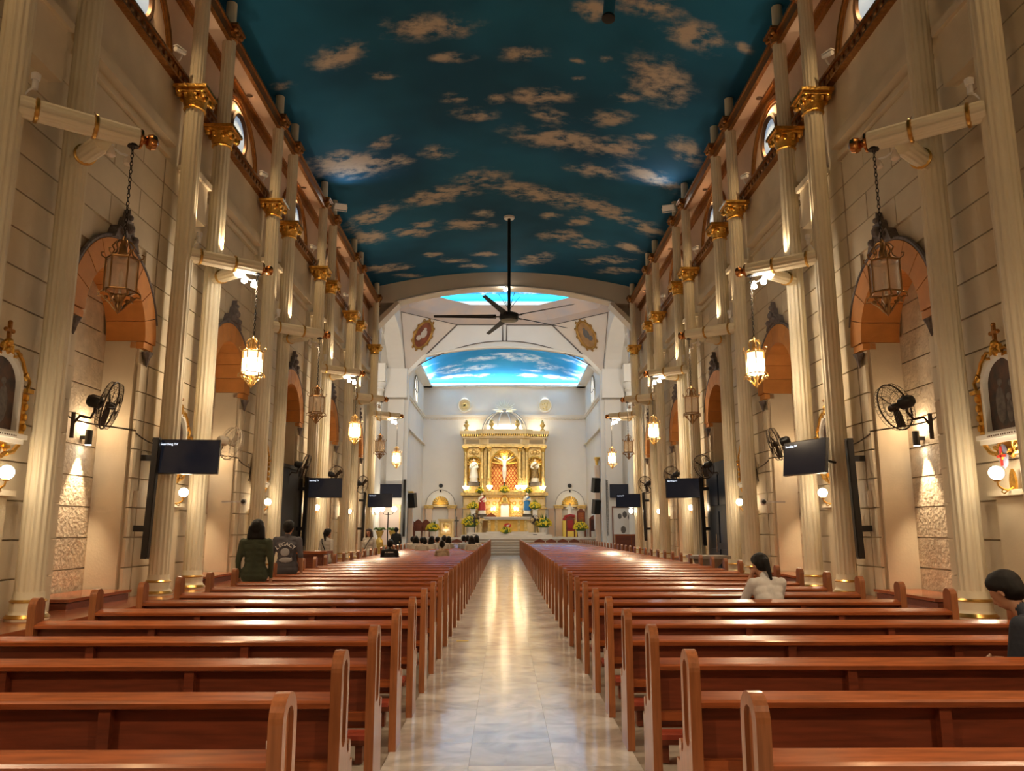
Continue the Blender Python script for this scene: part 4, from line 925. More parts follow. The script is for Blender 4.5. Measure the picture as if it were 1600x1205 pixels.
for i, xx in enumerate((-2.75, -2.0, 2.0, 2.75)):
    part('base_panel', ALTGOLD, t, lambda b: (b.prism([(-.28, .15), (.28, .15), (.28, 1.05), (-.28, 1.05)], .44, .5, 'y', hole=[(-.2, .23), (.2, .23), (.2, .97), (-.2, .97)]), b.sph((0, .48, .6), .12, 8, 5, sy=.3), b.prism([(-.25, 2.2), (.25, 2.2), (.25, 2.8), (-.25, 2.8)], .55, .6, 'y', hole=[(-.18, 2.27), (.18, 2.27), (.18, 2.73), (-.18, 2.73)])), (xx, 0, 0), key='bpanel')
def frieze_orn(b):
    for i in range(15): b.sph((-1.25 + i * .18, .43, 2.75), .08, 6, 4, sy=.4)
    for i in range(12):
        x = -1.3 + i * .24
        if abs(x - .05) < .35: continue
        for zz in (1.45, 1.75): b.tube([(x + .09 * math.cos(a), .28, zz + .09 * math.sin(a)) for a in np.linspace(0, 2 * PI, 9)[:-1]], .025, 4, True)
    for i in range(6):
        x = -1.2 + i * .48
        if abs(x) < .3: continue
        b.tube([(x + .13 * math.cos(a), .44, 2.4 + .13 * math.sin(a)) for a in np.linspace(0, 2 * PI, 9)[:-1]], .035, 4, True)
part('carved_ornament', ALTGOLD2, t, frieze_orn)
def nichehole(cx, hw, z0, zs): return [(cx - hw, z0)] + [(y, z) for y, z in arc(cx, zs, hw, 180, 0, 14)] + [(cx + hw, z0)]
ZN = rel(6.35)
part('upper_wall', ALTGOLD, t, lambda b: (b.prism([(-3.0, Z1), (-1.3, Z1), (-1.3, Z2), (-3.0, Z2)], .75, 1.0, 'y', hole=nichehole(-2.27, .55, Z1 + .5, ZN)), b.prism([(1.3, Z1), (3.0, Z1), (3.0, Z2), (1.3, Z2)], .75, 1.0, 'y', hole=nichehole(2.27, .55, Z1 + .5, ZN)),
     b.prism([(-1.3, Z1), (1.3, Z1), (1.3, Z2), (-1.3, Z2)], .45, .7, 'y', hole=nichehole(0, .98, Z1 + .2, ZN)), b.box(-1.3, -1.2, .45, 1.0, Z1, Z2), b.box(1.2, 1.3, .45, 1.0, Z1, Z2), b.box(-3.0, -2.95, .75, 1.9, Z1, Z2), b.box(2.95, 3.0, .75, 1.9, Z1, Z2)))
part('niche_back', ALTGOLD2, t, lambda b: (b.box(-2.95, -1.3, 1.45, 1.5, Z1, Z2), b.box(1.3, 2.95, 1.45, 1.5, Z1, Z2), b.box(-1.25, 1.25, 1.15, 1.2, Z1, Z2)))
lat = part('lattice_panel', mat('orange gold lattice ground', (0.95, 0.50, 0.14), .45, .2), t, lambda b: b.box(-1.0, 1.0, 1.09, 1.15, Z1 + .15, ZN + .1))
def lattice(b):
    z0, z1 = Z1 + .15, ZN + .1; st = .25
    for i in range(-16, 24):
        for d in (-1, 1):
            pts = []
            x0 = -1.0 + i * st if d > 0 else 1.0 - i * st
            a = Vector((x0, 1.07, z0)); e = Vector((x0 + d * (z1 - z0) / 1.5, 1.07, z1))
            # clip to |x|<1
            lo, hi = 0.0, 1.0; dx = e.x - a.x
            for lim, sg in ((-1.0, 1), (1.0, -1)):
                tt = (lim - a.x) / dx
                if dx * sg > 0: lo = max(lo, tt)
                else: hi = min(hi, tt)
            if hi - lo > .02: b.cyl(a.lerp(e, lo), a.lerp(e, hi), .022, n=4)
part('lattice', REDP, lat, lattice)
for cx, hw, yy in ((-2.27, .55, .72), (2.27, .55, .72), (0, .98, .42)):
    part('arch_ring', ALTGOLD2, t, lambda b: (b.tube([(x, yy, z) for x, z in [(cx - hw - .04, Z1 + .5)] + arc(cx, ZN, hw + .04, 180, 0, 18) + [(cx + hw + .04, Z1 + .5)]], .07, 6)))
    part('shell_vault', ALTGOLD2, t, lambda b: [b.tube([(cx, yy + .25, ZN)] + [(cx + hw * math.cos(a) * f, yy + .3 - .12 * f, ZN + hw * math.sin(a) * f) for f in (.5, .97)], .06, 5) for a in np.linspace(.15, PI - .15, 9)] and None)
    part('keystone', ALTGOLD, t, lambda b: (b.sph((cx, yy - .02, ZN + hw + .35), .2, 8, 6, sy=.5), b.sph((cx - .25, yy, ZN + hw + .3), .12, 8, 5, sy=.5), b.sph((cx + .25, yy, ZN + hw + .3), .12, 8, 5, sy=.5)))
for xx, yy in ((-2.88, .62), (-1.66, .62), (-1.14, .32), (1.14, .32), (1.66, .62), (2.88, .62)):
    c = part('pilaster', ALTGOLD, t, lambda b: (b.lathe([(.17, Z1 + .04), (.17, Z1 + .15), (.12, Z1 + .2), (.125, Z1 + 1.0), (.15, Z1 + 1.05), (.12, Z1 + 1.15), (.105, Z2 - .35)], 14)), (xx, yy, 0), key='altpil')
    part('pilaster_capital', ALTGOLD2, c, lambda b: (b.lathe([(.11, Z2 - .35), (.16, Z2 - .22), (.14, Z2 - .18), (.2, Z2 - .06)], 12), b.box(-.2, .2, -.2, .2, Z2 - .06, Z2)), key='altpilc')
part('lower_cornice', ALTGOLD, t, lambda b: (b.box(-3.15, 3.15, .4, 1.9, Z2, Z2 + .12), b.box(-1.45, 1.45, .1, 1.9, Z2, Z2 + .12), b.box(-3.08, 3.08, .48, 1.9, Z2 + .12, Z2 + .2), b.box(-1.38, 1.38, .18, 1.9, Z2 + .12, Z2 + .2)))
part('frieze', ALTSTONE, t, lambda b: (b.box(-3.0, 3.0, .55, 1.9, Z2 + .2, Z3), b.prism([(-1.8, .55), (-1.3, .25), (1.3, .25), (1.8, .55)], Z2 + .2, Z3, 'z')))
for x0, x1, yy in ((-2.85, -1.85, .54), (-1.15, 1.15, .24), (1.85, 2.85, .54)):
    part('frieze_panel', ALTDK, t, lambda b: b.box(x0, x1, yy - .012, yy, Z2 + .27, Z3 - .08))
part('top_cornice', ALTSTONE, t, lambda b: (b.box(-3.1, 3.1, .45, 1.9, Z3, Z3 + .14), b.box(-3.3, 3.3, .25, 1.9, Z3 + .3, Z4), b.prism([(-1.95, .45), (-1.45, .12), (1.45, .12), (1.95, .45)], Z3, Z3 + .2, 'z'), b.prism([(-2.1, .25), (-1.6, -.1), (1.6, -.1), (2.1, .25)], Z3 + .3, Z4 + .08, 'z')))
part('dentils', ALTGOLD2, t, lambda b: [b.box(-3.15 + i * .16, -3.07 + i * .16, (.33 if abs(-3.1 + i * .16) > 1.7 else 0.02), .6, Z3 + .16, Z3 + .3) for i in range(40)] and None)
# domed crown of ribs with starburst
DM = mat('silver grey dome', (0.42, 0.38, 0.34), .45, .4)
cr = part('dome_crown', DM, t, lambda b: [b.tube([(1.65 * math.cos(a) * math.sin(ph), 1.0 + .5 * math.sin(a) * math.sin(ph), Z4 + 1.6 * math.cos(ph)) for ph in np.linspace(PI / 2, .08, 10)], .07, 6) for a in np.linspace(PI, 2 * PI, 6)] and None)
part('dome_shell', DM, cr, lambda b: b.lathe([(1.6 * math.sin(p), Z4 + 1.55 * math.cos(p)) for p in (1.2, .9, .6, .3, .05)], 20, M=Matrix.Translation((0, 1.3, 0)) @ Matrix.Diagonal((1, .3, 1, 1))))
part('dome_drum', mat('dome glow drum', (.85, .8, .68), .6), cr, lambda b: b.lathe([(1.55, Z4), (1.55, Z4 + .6)], 20, M=Matrix.Translation((0, 1.3, 0)) @ Matrix.Diagonal((1, .3, 1, 1))))
def star(b):
    for i in range(15):
        a = R(-10) + R(200) * i / 14; L = .95 if i % 2 else .75
        c, q = math.cos(a), math.sin(a); z0 = Z4 + 1.6
        b.add([(-.085 * q + .15 * c, .75, z0 + .085 * c + .15 * q), (.085 * q + .15 * c, .75, z0 - .085 * c + .15 * q), (L * c, .7, z0 + L * q), (.15 * c, .65, z0 + .15 * q), ], [(0, 1, 2), (0, 2, 3), (1, 3, 2), (0, 3, 1)])
part('starburst', mat('silver rays', (.82, .78, .66), .4, .3), cr, star)
for xx, yy in ((-2.85, .8), (-.95, .2), (.95, .2), (2.85, .8)):
    part('urn', ALTGOLD, t, lambda b: b.lathe([(.17, 0), (.17, .1), (.08, .2), (.09, .28), (.2, .42), (.2, .5), (.1, .58), (.14, .68), (.05, .82), (.001, .86)], 12), (xx, yy, Z4 + .03), key='urn')
# tabernacle
tb = part('tabernacle', ALTGOLD2, t, lambda b: (b.box(-.42, .48, .1, .6, 1.3, 2.35), b.lathe([(.5, 2.35), (.52, 2.45), (.38, 2.55), (.3, 2.75), (.12, 2.9), (.03, 3.1)], 12, M=Matrix.Translation((.03, .35, 0)))))
part('tabernacle_veil', mat('pink-white veil', (.85, .70, .62), .7), tb, lambda b: b.prism([(-.26, 1.3), (.32, 1.3), (.32, 2.15)] + arc(.03, 2.15, .29, 0, 180, 8) , .04, .1, 'y'))
for x in (-.72, .78):
    part('candle_lamp', mat('tabernacle lamp', (1, .9, .7), .4, emit=(1, .8, .45), estr=5), tb, lambda b: (b.sph((x, .2, 2.02), .09, 8, 6, sz=1.5), b.sph((x + .2 * (1 if x > 0 else -1), .2, 1.96), .06, 8, 6, sz=1.5)))
    light('POINT', (x, AY - .1, SZ + 2.1), 4, (1, .8, .45), None, size=.1)
light('SPOT', (.03, AY - .9, SZ + 2.9), 22, (1, .92, .75), None, size=.05, spot=40, blend=.7, to=(.03, AY + .05, SZ + 1.9))
light('SPOT', (0, 50.5, 11.8), 520, (1, .78, .45), None, size=.2, spot=34, blend=.8, to=(0, 58.3, 4.2))  # added front wash to brighten the altarpiece, no fixture
# unseen lights added behind the cornice and in the niches to brighten the altarpiece
for x, y, z, e in ((-2.27, 59.0, 6.4, .9), (2.27, 59.0, 6.4, .8), (0, 58.7, 7.0, 2.2)):
    light('POINT', (x, y - .1, z), E_ALTAR * e, (1, .82, .5), None, size=.15)
light('AREA', (0, 58.45, 8.93), 25, (1, .85, .55), None, size=2.6, sy=.2, to=(0, 58.95, 9.6))
for s in (-1, 1): light('AREA', (s * 2.4, 59.3, 8.95), 6, (1, .8, .5), None, size=1.0, sy=.15, to=(s * 2.4, 59.9, 10))

def statue(name, lab, loc, h, robe, mantle=None, arms='pray', halo=None, under=True, rot=0):
    t = thing(name, lab, 'statue', loc, (0, 0, rot), group='statues in the sanctuary')
    k = h / 1.7
    part('robe', robe, t, lambda b: b.lathe([(.30 * k, 0), (.31 * k, .06 * k), (.26 * k, .3 * k), (.22 * k, .7 * k), (.18 * k, 1.0 * k), (.22 * k, 1.25 * k), (.20 * k, 1.38 * k), (.07 * k, 1.46 * k)], 16, sy=.75))
    part('head', FLESH, t, lambda b: (b.sph((0, -.02 * k, 1.57 * k), .095 * k, 10, 8, sz=1.25), b.cyl((0, 0, 1.42 * k), (0, 0, 1.52 * k), .05 * k), b.sph((0, -.12 * k, 1.56 * k), .02 * k, 6, 4)))
    part('hair', CROSSW if mantle is not BLUECL else IVORY, t, lambda b: (b.sph((0, .02 * k, 1.6 * k), .108 * k, 10, 8, sz=1.15), b.sph((0, .07 * k, 1.47 * k), .1 * k, 10, 6, sz=1.4, sy=.6)))
    def armf(b):
        for s in (-1, 1):
            if arms == 'pray': pts = [(s * .2 * k, 0, 1.32 * k), (s * .27 * k, -.04 * k, 1.05 * k), (s * .05 * k, -.24 * k, 1.16 * k)]
            elif arms == 'open': pts = [(s * .2 * k, 0, 1.32 * k), (s * .33 * k, -.05 * k, 1.1 * k), (s * .42 * k, -.25 * k, 1.22 * k)]
            else: pts = [(s * .2 * k, 0, 1.32 * k), (s * .28 * k, -.04 * k, 1.04 * k), (s * .14 * k, -.26 * k, 1.0 * k)]
            b.tube(pts, [.075 * k, .065 * k, .045 * k], 8)
    part('arms', robe, t, armf)
    if mantle:
        part('mantle', mantle, t, lambda b: (b.lathe([(.33 * k, .3 * k), (.29 * k, .6 * k), (.245 * k, .95 * k), (.235 * k, 1.1 * k)], 14, sy=.78), b.tube([(-.24 * k, 0, .95 * k), (-.1 * k, -.17 * k, 1.15 * k), (.16 * k, -.1 * k, 1.36 * k), (.18 * k, .08 * k, 1.3 * k)], .07 * k, 6)))
    if halo: part('halo', halo, t, lambda b: b.tube([(.2 * k * math.cos(a), .06 * k, 1.62 * k + .2 * k * math.sin(a)) for a in np.linspace(0, 2 * PI, 17)[:-1]], .02 * k, 5, True))
    if under: part('pedestal', under if not isinstance(under, bool) else CROSSW, t, lambda b: (b.box(-.36 * k, .36 * k, -.3 * k, .3 * k, -.28 * k, 0), b.box(-.42 * k, .42 * k, -.35 * k, .35 * k, -.05 * k, 0)))
    return t
statue('saint_statue', 'white-robed saint statue in the altarpiece niche above the red-mantled statue', (-2.27, 58.95, 5.05), 1.75, IVORY, mat('white mantle', (.8, .76, .66), .6), 'low', ALTGOLD2)
statue('madonna_statue', 'brown-and-gold robed statue in the altarpiece niche above the blue-mantled statue', (2.27, 58.95, 5.05), 1.75, IVORY, mat('brown gold habit', (.32, .20, .07), .5, .3, var=.6, vscale=9), 'low', ALTGOLD2)
statue('small_statue', 'standing statue with a dark red mantle beside the tabernacle', (-1.61, 57.75, SZ + 1.6), 1.5, IVORY, REDCL, 'low')
statue('small_statue', 'standing statue with a bright blue mantle beside the tabernacle', (1.65, 57.75, SZ + 1.6), 1.5, IVORY, BLUECL, 'pray')
part('statue_shelf', ALTSTONE, t, lambda b: b.box(-3.1, 3.1, -.75, .5, 1.15, 1.28))
for x in (-2.2, 2.2): part('shelf_bracket', ALTSTONE, t, lambda b: b.box(x - .6, x + .6, -.6, .5, 0, 1.15))
# crucifix
cx = thing('crucifix', 'crucifix with a pale figure in front of the red lattice panel', 'crucifix', (0, 58.6, 4.75))
part('cross', CROSSW, cx, lambda b: (b.box(-.06, .06, .06, .14, 0, 2.75), b.box(-.72, .72, .06, .14, 2.05, 2.2)))
part('figure', mat('crucifix ivory', (.88, .82, .68), .45), cx, lambda b: (b.sph((0, -.02, 2.05), .1, 10, 8, sz=1.2), b.tube([(0, .02, 1.9), (0, 0, 1.55), (0, 0, 1.3)], [.17, .14, .12], 10), b.tube([(-.1, .03, 1.86), (-.4, .02, 2.02), (-.68, .04, 2.14)], [.07, .055, .04], 8), b.tube([(.1, .03, 1.86), (.4, .02, 2.02), (.68, .04, 2.14)], [.07, .055, .04], 8),
     b.tube([(-.06, 0, 1.3), (-.07, -.08, .85), (-.02, .02, .38), (-.01, -.05, .28)], [.09, .075, .045, .04], 8), b.tube([(.06, 0, 1.3), (.08, -.09, .85), (.02, .0, .40), (.02, -.07, .3)], [.09, .075, .045, .04], 8)))
part('loincloth', IVORY, cx, lambda b: b.lathe([(.15, 1.08), (.17, 1.2), (.15, 1.4)], 10, sy=.8))
part('rays', ALTGOLD2, cx, lambda b: [b.add([(.05 * math.sin(a), .12, 2.12 - .05 * math.cos(a)), (-.05 * math.sin(a), .12, 2.12 + .05 * math.cos(a)), (.45 * math.cos(a), .1, 2.12 + .45 * math.sin(a)), (0, .06, 2.12)], [(0, 1, 2), (0, 2, 3), (1, 3, 2), (0, 3, 1)]) for a in (PI / 4, 3 * PI / 4, 5 * PI / 4, 7 * PI / 4)] and None)
part('foot_block', ALTGOLD, cx, lambda b: b.box(-.3, .3, -.15, .3, -.33, .05))
light('SPOT', (0, 57.6, 7.3), 50, (1, .9, .7), None, size=.05, spot=50, blend=.8, to=(0, 58.7, 6.5))  # added spots brightening the crucifix and niche statues, no fixtures
light('SPOT', (-2.27, 58.3, 7.2), 26, (1, .9, .65), None, size=.05, spot=60, blend=.8, to=(-2.27, 58.95, 5.9))
light('SPOT', (2.27, 58.3, 7.2), 18, (1, .9, .65), None, size=.05, spot=60, blend=.8, to=(2.27, 58.95, 5.9))
# glass bowl lamps on the shelf
for i, u in enumerate((-2.83, -1.09, 1.02, 1.44, 2.81)):
    yy = 58.35 if abs(u) > 1.4 else 58.3
    t2 = thing('bowl_lamp', 'white glowing glass bowl lamp on the altarpiece shelf, %s from the white-robed saint' % nth(i + 1), 'lamp', (u, yy, 4.29 if abs(u) > 1.6 else 4.33), group='bowl lamps on the altarpiece shelf')
    part('stem', ALTGOLD2, t2, lambda b: (b.lathe([(.1, 0), (.03, .05), (.03, .2)], 10)), key='bls'); part('bowl', mat('bowl lamp glass', (1, .95, .85), .4, emit=(1, .88, .62), estr=5), t2, lambda b: b.lathe([(.06, .18), (.16, .25), (.24, .42), (.22, .43)], 14), key='blb')
    light('POINT', (0, -.1, .55), 2, SOFT, t2, size=.15)
def bouquet(lab, loc, r, pot=True, tall=True, n=110, seed=1):
    rr = random.Random(seed); t = thing('flower_arrangement', lab, 'flowers', loc, group='yellow flower arrangements')
    z0 = 0
    if pot:
        part('pot', MARBLE_W, t, lambda b: b.lathe([(r * .38, 0), (r * .4, .05), (r * .5, r * .9), (r * .55, r * 1.0), (r * .45, r * 1.0)], 16)); z0 = r * 1.0
    def pts(m, f=1.0):
        L = []
        while len(L) < m:
            x, y, z = rr.gauss(0, 1), rr.gauss(0, 1), abs(rr.gauss(0, 1)); d = math.sqrt(x * x + y * y + z * z)
            L.append((x / d * r * f, y / d * r * f * .8, z0 + z / d * r * .85 * f + .05))
        return L
    def leaves(b):
        b.sph((0, 0, z0 + r * .3), r * .82, 12, 7, sz=.75)
        for x, y, z in pts(60, 1.0):
            v = Vector((x, y, z - z0)).normalized(); c = Vector((x, y, z)); u = v.cross(Vector((0, 0, 1))).normalized() * .05
            b.add([c - v * .12 - u, c - v * .12 + u, c + v * .14], [(0, 1, 2)])
        if tall:
            for i in range(14):
                a = rr.uniform(0, 6.28); q = rr.uniform(0, .3) * r; b.add([(q * math.cos(a) - .04, q * math.sin(a), z0 + r * .6), (q * math.cos(a) + .04, q * math.sin(a), z0 + r * .6), (q * 1.6 * math.cos(a), q * 1.6 * math.sin(a), z0 + r * rr.uniform(1.2, 1.6))], [(0, 1, 2)])
    part('foliage', LEAF, t, leaves)
    stuff(part('blossoms', YELLOW, t, lambda b: [b.sph(p, .055 * rr.uniform(.8, 1.4), 6, 4) for p in pts(n, .98)] and None))
    return t
bouquet('large yellow bouquet in a white pot beside the altar table, saint side', (-2.32, 54.9, SZ + .15), .62, seed=2)
bouquet('large yellow bouquet in a white pot beside the altar table, near the second pedestal fan', (2.67, 54.9, SZ + .15), .58, seed=3)
bouquet('yellow bouquet in a white pot standing by the small ambo', (-4.78, 53.75, SZ), .46, seed=4)
bouquet('round yellow bouquet in a white pot before the red-seated chairs', (5.13, 53.8, SZ), .5, seed=5)
bouquet('low yellow posy on the altar platform before the altar table', (0.09, 54.1, SZ + .3), .34, pot=False, tall=False, seed=6, n=60)
bouquet('yellow bouquet on the shelf beside the red-mantled statue', (-2.26, 57.75, SZ + 2.0), .42, pot=False, seed=7)
bouquet('yellow bouquet on the shelf beside the blue-mantled statue', (2.19, 57.75, SZ + 2.0), .46, pot=False, seed=8)
bouquet('yellow bouquet at the foot of the crucifix', (0, 58.25, 4.33), .36, pot=False, seed=9)
bouquet('small yellow posy beside the niche of the white-robed saint', (-1.80, 58.15, 4.29), .28, pot=False, seed=10, n=50)
bouquet('small yellow posy beside the niche of the brown-robed statue', (1.76, 58.15, 4.29), .28, pot=False, seed=11, n=50)
# white pedestals on the shelf
for i, u in enumerate((-2.25, 2.21)):
    t2 = thing('white_pedestal', 'white box pedestal under the bouquet by the %s statue' % ('red-mantled' if i == 0 else 'blue-mantled'), 'pedestal', (u, 57.75, SZ + 1.28))
    part('body', WHITEP, t2, lambda b: b.box(-.17, .17, -.17, .17, 0, .62)); part('top', WHITEG, t2, lambda b: b.box(-.24, .24, -.2, .2, .62, .74))
# altar table
ty = 55.2
t = thing('altar_table', 'white-topped golden altar table with oval relief on the front', 'altar', (.22, ty, SZ + .3))
part('front', mat('amber altar front', (.80, .48, .10), .4, .3, var=.2, vscale=2), t, lambda b: b.box(-1.35, 1.35, -.1, .7, .06, .88))
part('top', MARBLE_W, t, lambda b: (b.box(-1.65, 1.65, -.35, .85, .98, 1.06), b.box(-1.6, 1.6, -.3, .8, .88, .98)))
part('plinth', MARBLE_W, t, lambda b: b.box(-1.45, 1.45, -.2, .8, 0, .07))
for x in (-1.25, -.78, .78, 1.25): part('leg_pilaster', ALTGOLD, t, lambda b: (b.box(x - .1, x + .1, -.16, -.1, .07, .88), b.sph((x, -.16, .75), .1, 8, 5, sy=.4)))
part('oval_relief', REDCR, t, lambda b: b.lathe([(.001, .04), (.2, .03), (.22, 0)], 18, M=Matrix.Translation((0, -.1, .47)) @ Matrix.Rotation(PI / 2, 4, 'X') @ Matrix.Diagonal((1.1, .75, 1, 1))))
part('lamb_relief', IVORY, t, lambda b: (b.sph((.02, -.15, .45), .1, 8, 6, sy=.4, sz=.6), b.sph((.11, -.15, .52), .04, 8, 5)))
for sx in (-1, 1):
    q = statue('angel_statue', 'cream kneeling angel figure at the altar table end, %s' % ('saint side' if sx < 0 else 'blue-mantle side'), (.22 + sx * 1.95, ty + .1, SZ + .3), 1.1, ALTSTONE, None, 'pray', None, ALTSTONE if False else False)
    part('wings', ALTSTONE, q, lambda b: [b.prism([(d * .06, .75), (d * .22, 1.0), (d * .26, .8), (d * .2, .3)], .12, .16, 'y') for d in (-1, 1)] and None)
# standing fans, crucifix stand
def pedestal_fan(lab, loc, h, rot):
    t = thing('pedestal_fan', lab, 'fan', loc, group='pedestal fans in the sanctuary')
    part('base', BLACKM, t, lambda b: b.lathe([(.25, 0), (.25, .03), (.05, .06)], 16), key='pfb'); part('pole', BLACKM, t, lambda b: b.cyl((0, 0, .05), (0, 0, h), .025), key='pfp%.2f' % h)
    hd = part('fan_head', FANDK, t, lambda b: b.lathe([(.08, -.12), (.09, -.02), (.05, .0)], 12), (0, 0, h + .05), (R(90), 0, rot), key='pfhead')
    cage = cm('pfcage', FANDK, lambda b: (b.tube([(.32 * math.cos(a), .32 * math.sin(a), .05) for a in np.linspace(0, 2 * PI, 25)[:-1]], .014, 5, True), [b.tube([(.03 * math.cos(a), .03 * math.sin(a), .12), (.25 * math.cos(a), .25 * math.sin(a), .11), (.32 * math.cos(a), .32 * math.sin(a), .05), (.25 * math.cos(a), .25 * math.sin(a), -.03)], .004, 3) for a in np.linspace(0, 2 * PI, 25)[:-1]]))
    ob('cage', cage, hd)
    for i in range(3): ob('blade', cm('pfblade', FANDK, lambda b: b.add([(.03, -.02, .03), (.28, -.09, .02), (.29, .07, .06), (.03, .03, .05)], [(0, 1, 2, 3)])), hd, None, (0, 0, i * 2.09))
pedestal_fan('dark pedestal fan standing before the saint-side end of the altar table', (-1.99, 54.2, SZ + .15), 1.05, .5)
pedestal_fan('dark pedestal fan standing before the blue-mantle-side end of the altar table', (2.07, 54.2, SZ + .15), .95, -.3)
t = thing('processional_cross', 'brown processional cross on a tall stand between the ambo and the altar', 'cross', (-3.21, 54.0, SZ))
part('stand', WOODD, t, lambda b: (b.cyl((0, 0, 0), (0, 0, .75), .03), b.lathe([(.16, 0), (.14, .05), (.03, .08)], 12))); part('cross', CROSSW, t, lambda b: (b.box(-.03, .03, -.03, .03, .7, 1.35), b.box(-.16, .16, -.03, .03, 1.05, 1.12))); part('figure', CROSSW, t, lambda b: b.tube([(0, -.05, 1.16), (0, -.05, .85)], .05, 6))
t = thing('ambo', 'cream and gold carved ambo with a pale dove emblem', 'lectern', (-3.91, 54.1, SZ))
part('body', ALTSTONE, t, lambda b: (b.box(-.5, .5, -.25, .25, 0, 1.1), b.box(-.55, .55, -.3, .3, 1.1, 1.2), b.box(-.54, .54, -.29, .29, 0, .1))); part('panel', ALTGOLD, t, lambda b: (b.prism([(-.38, .16), (.38, .16), (.38, 1.02), (-.38, 1.02)], -.28, -.25, 'y', hole=[(-.32, .22), (.32, .22), (.32, .96), (-.32, .96)]), b.sph((0, -.25, .78), .2, 10, 6, sy=.2)))
part('emblem', IVORY, t, lambda b: (b.sph((0, -.27, .42), .12, 8, 6, sy=.3), b.sph((-.13, -.27, .46), .13, 8, 5, sy=.2, sz=.7), b.sph((.13, -.27, .46), .13, 8, 5, sy=.2, sz=.7)))
light('POINT', (-3.91, 53.6, SZ + .5), 1.2, WARM, None, size=.1)
t = thing('dark_wood_hump', 'low brown wooden bookstand with curved top on the altar table', 'bookstand', (-0.92, 55.5, SZ + .3 + 1.06))
part('panel', WOOD, t, lambda b: b.prism([(-.36, 0), (.36, 0), (.3, .12), (.1, .2), (0, .3), (-.1, .2), (-.3, .12)], -.03, .03, 'y')); part('foot', WOODD, t, lambda b: b.box(-.3, .3, -.08, .12, 0, .02))

# side shrines on the chancel back wall
for s, x in ((-1, -4.78), (1, 4.92)):
    t = thing('side_shrine', 'arched side shrine with cream pilasters and shell niche, %s' % ('empty, behind the ambo' if s < 0 else 'holding the seated statue'), 'shrine', (x, 59.985, SZ))
    zt = 2.25
    for d in (-1, 1):
        p = part('pilaster', PEACH, t, lambda b: b.box(d * .85 - .24, d * .85 + .24, -.3, 0, 0, zt - .2)); part('pilaster_capital', ALTGOLD, p, lambda b: (b.box(d * .85 - .32, d * .85 + .32, -.36, 0, zt - .2, zt - .05), b.box(d * .85 - .38, d * .85 + .38, -.42, 0, zt - .05, zt + .05)))
    part('arch', CHANC, t, lambda b: b.prism([(-1.1, zt + .05)] + arc(0, zt + .1, 1.1, 180, 0, 18) + [(1.1, zt + .05), (.62, zt + .05)] + arc(0, zt + .1, .62, 0, 180, 14) + [(-.62, zt + .05)], -.14, 0, 'y'))
    part('arch_line', GREYTR, t, lambda b: b.tube([(xx, -.15, z) for xx, z in arc(0, zt + .1, 1.08, 180, 0, 20)], .018, 5))
    part('shell', ALTGOLD2, t, lambda b: [b.tube([(0, -.04, zt + .1), (.6 * math.cos(a), -.06, zt + .1 + .6 * math.sin(a))], [.03, .07], 6) for a in np.linspace(.1, PI - .1, 11)] and None)
    part('sill', ALTSTONE, t, lambda b: b.box(-.6, .6, -.3, 0, zt - .08, zt + .05))
    part('keystone_speaker', BLACK, t, lambda b: (b.lathe([(.01, .06), (.14, .05), (.16, 0)], 14, M=Matrix.Translation((0, -.02, zt + 1.5)) @ Matrix.Rotation(PI / 2, 4, 'X')), b.box(-.05, .05, -.2, -.12, zt + 1.0, zt + 1.2)))
    light('POINT', (x, 59.6, SZ + zt + .25), 2.5, (1, .85, .5), None, size=.1)
st = statue('seated_statue', 'seated statue in white and red robes on a gold plinth before the side shrine', (4.83, 58.9, SZ + 1.15), 1.25, IVORY, None, 'open', None, False)
part('lap_drape', REDCL, st, lambda b: (b.tube([(-.45, -.05, .05), (-.3, -.25, .3), (.0, -.32, .35), (.3, -.25, .3)], .12, 8), b.tube([(-.3, -.2, .3), (-.45, -.3, 0)], .1, 8)))
part('seat', ALTSTONE, st, lambda b: b.box(-.45, .45, -.1, .35, 0, .4))
part('plinth', mat('yellow gold cloth', (.85, .60, .10), .5), st, lambda b: b.box(-.55, .7, -.4, .45, -1.15, 0))
# dado panels on back wall
b = MB()
for x0, x1 in ((-6.1, -5.95), (-3.6, -3.15), (3.3, 3.75)): b.box(x0, x1, 59.9, 60, SZ, 3.1)
b.box(-6.2, -3.1, 59.93, 60, 3.1, 3.16); b.box(3.1, 6.2, 59.93, 60, 3.1, 3.16)
struct(ob('trim_16', b.mesh('dado', PEACH)))
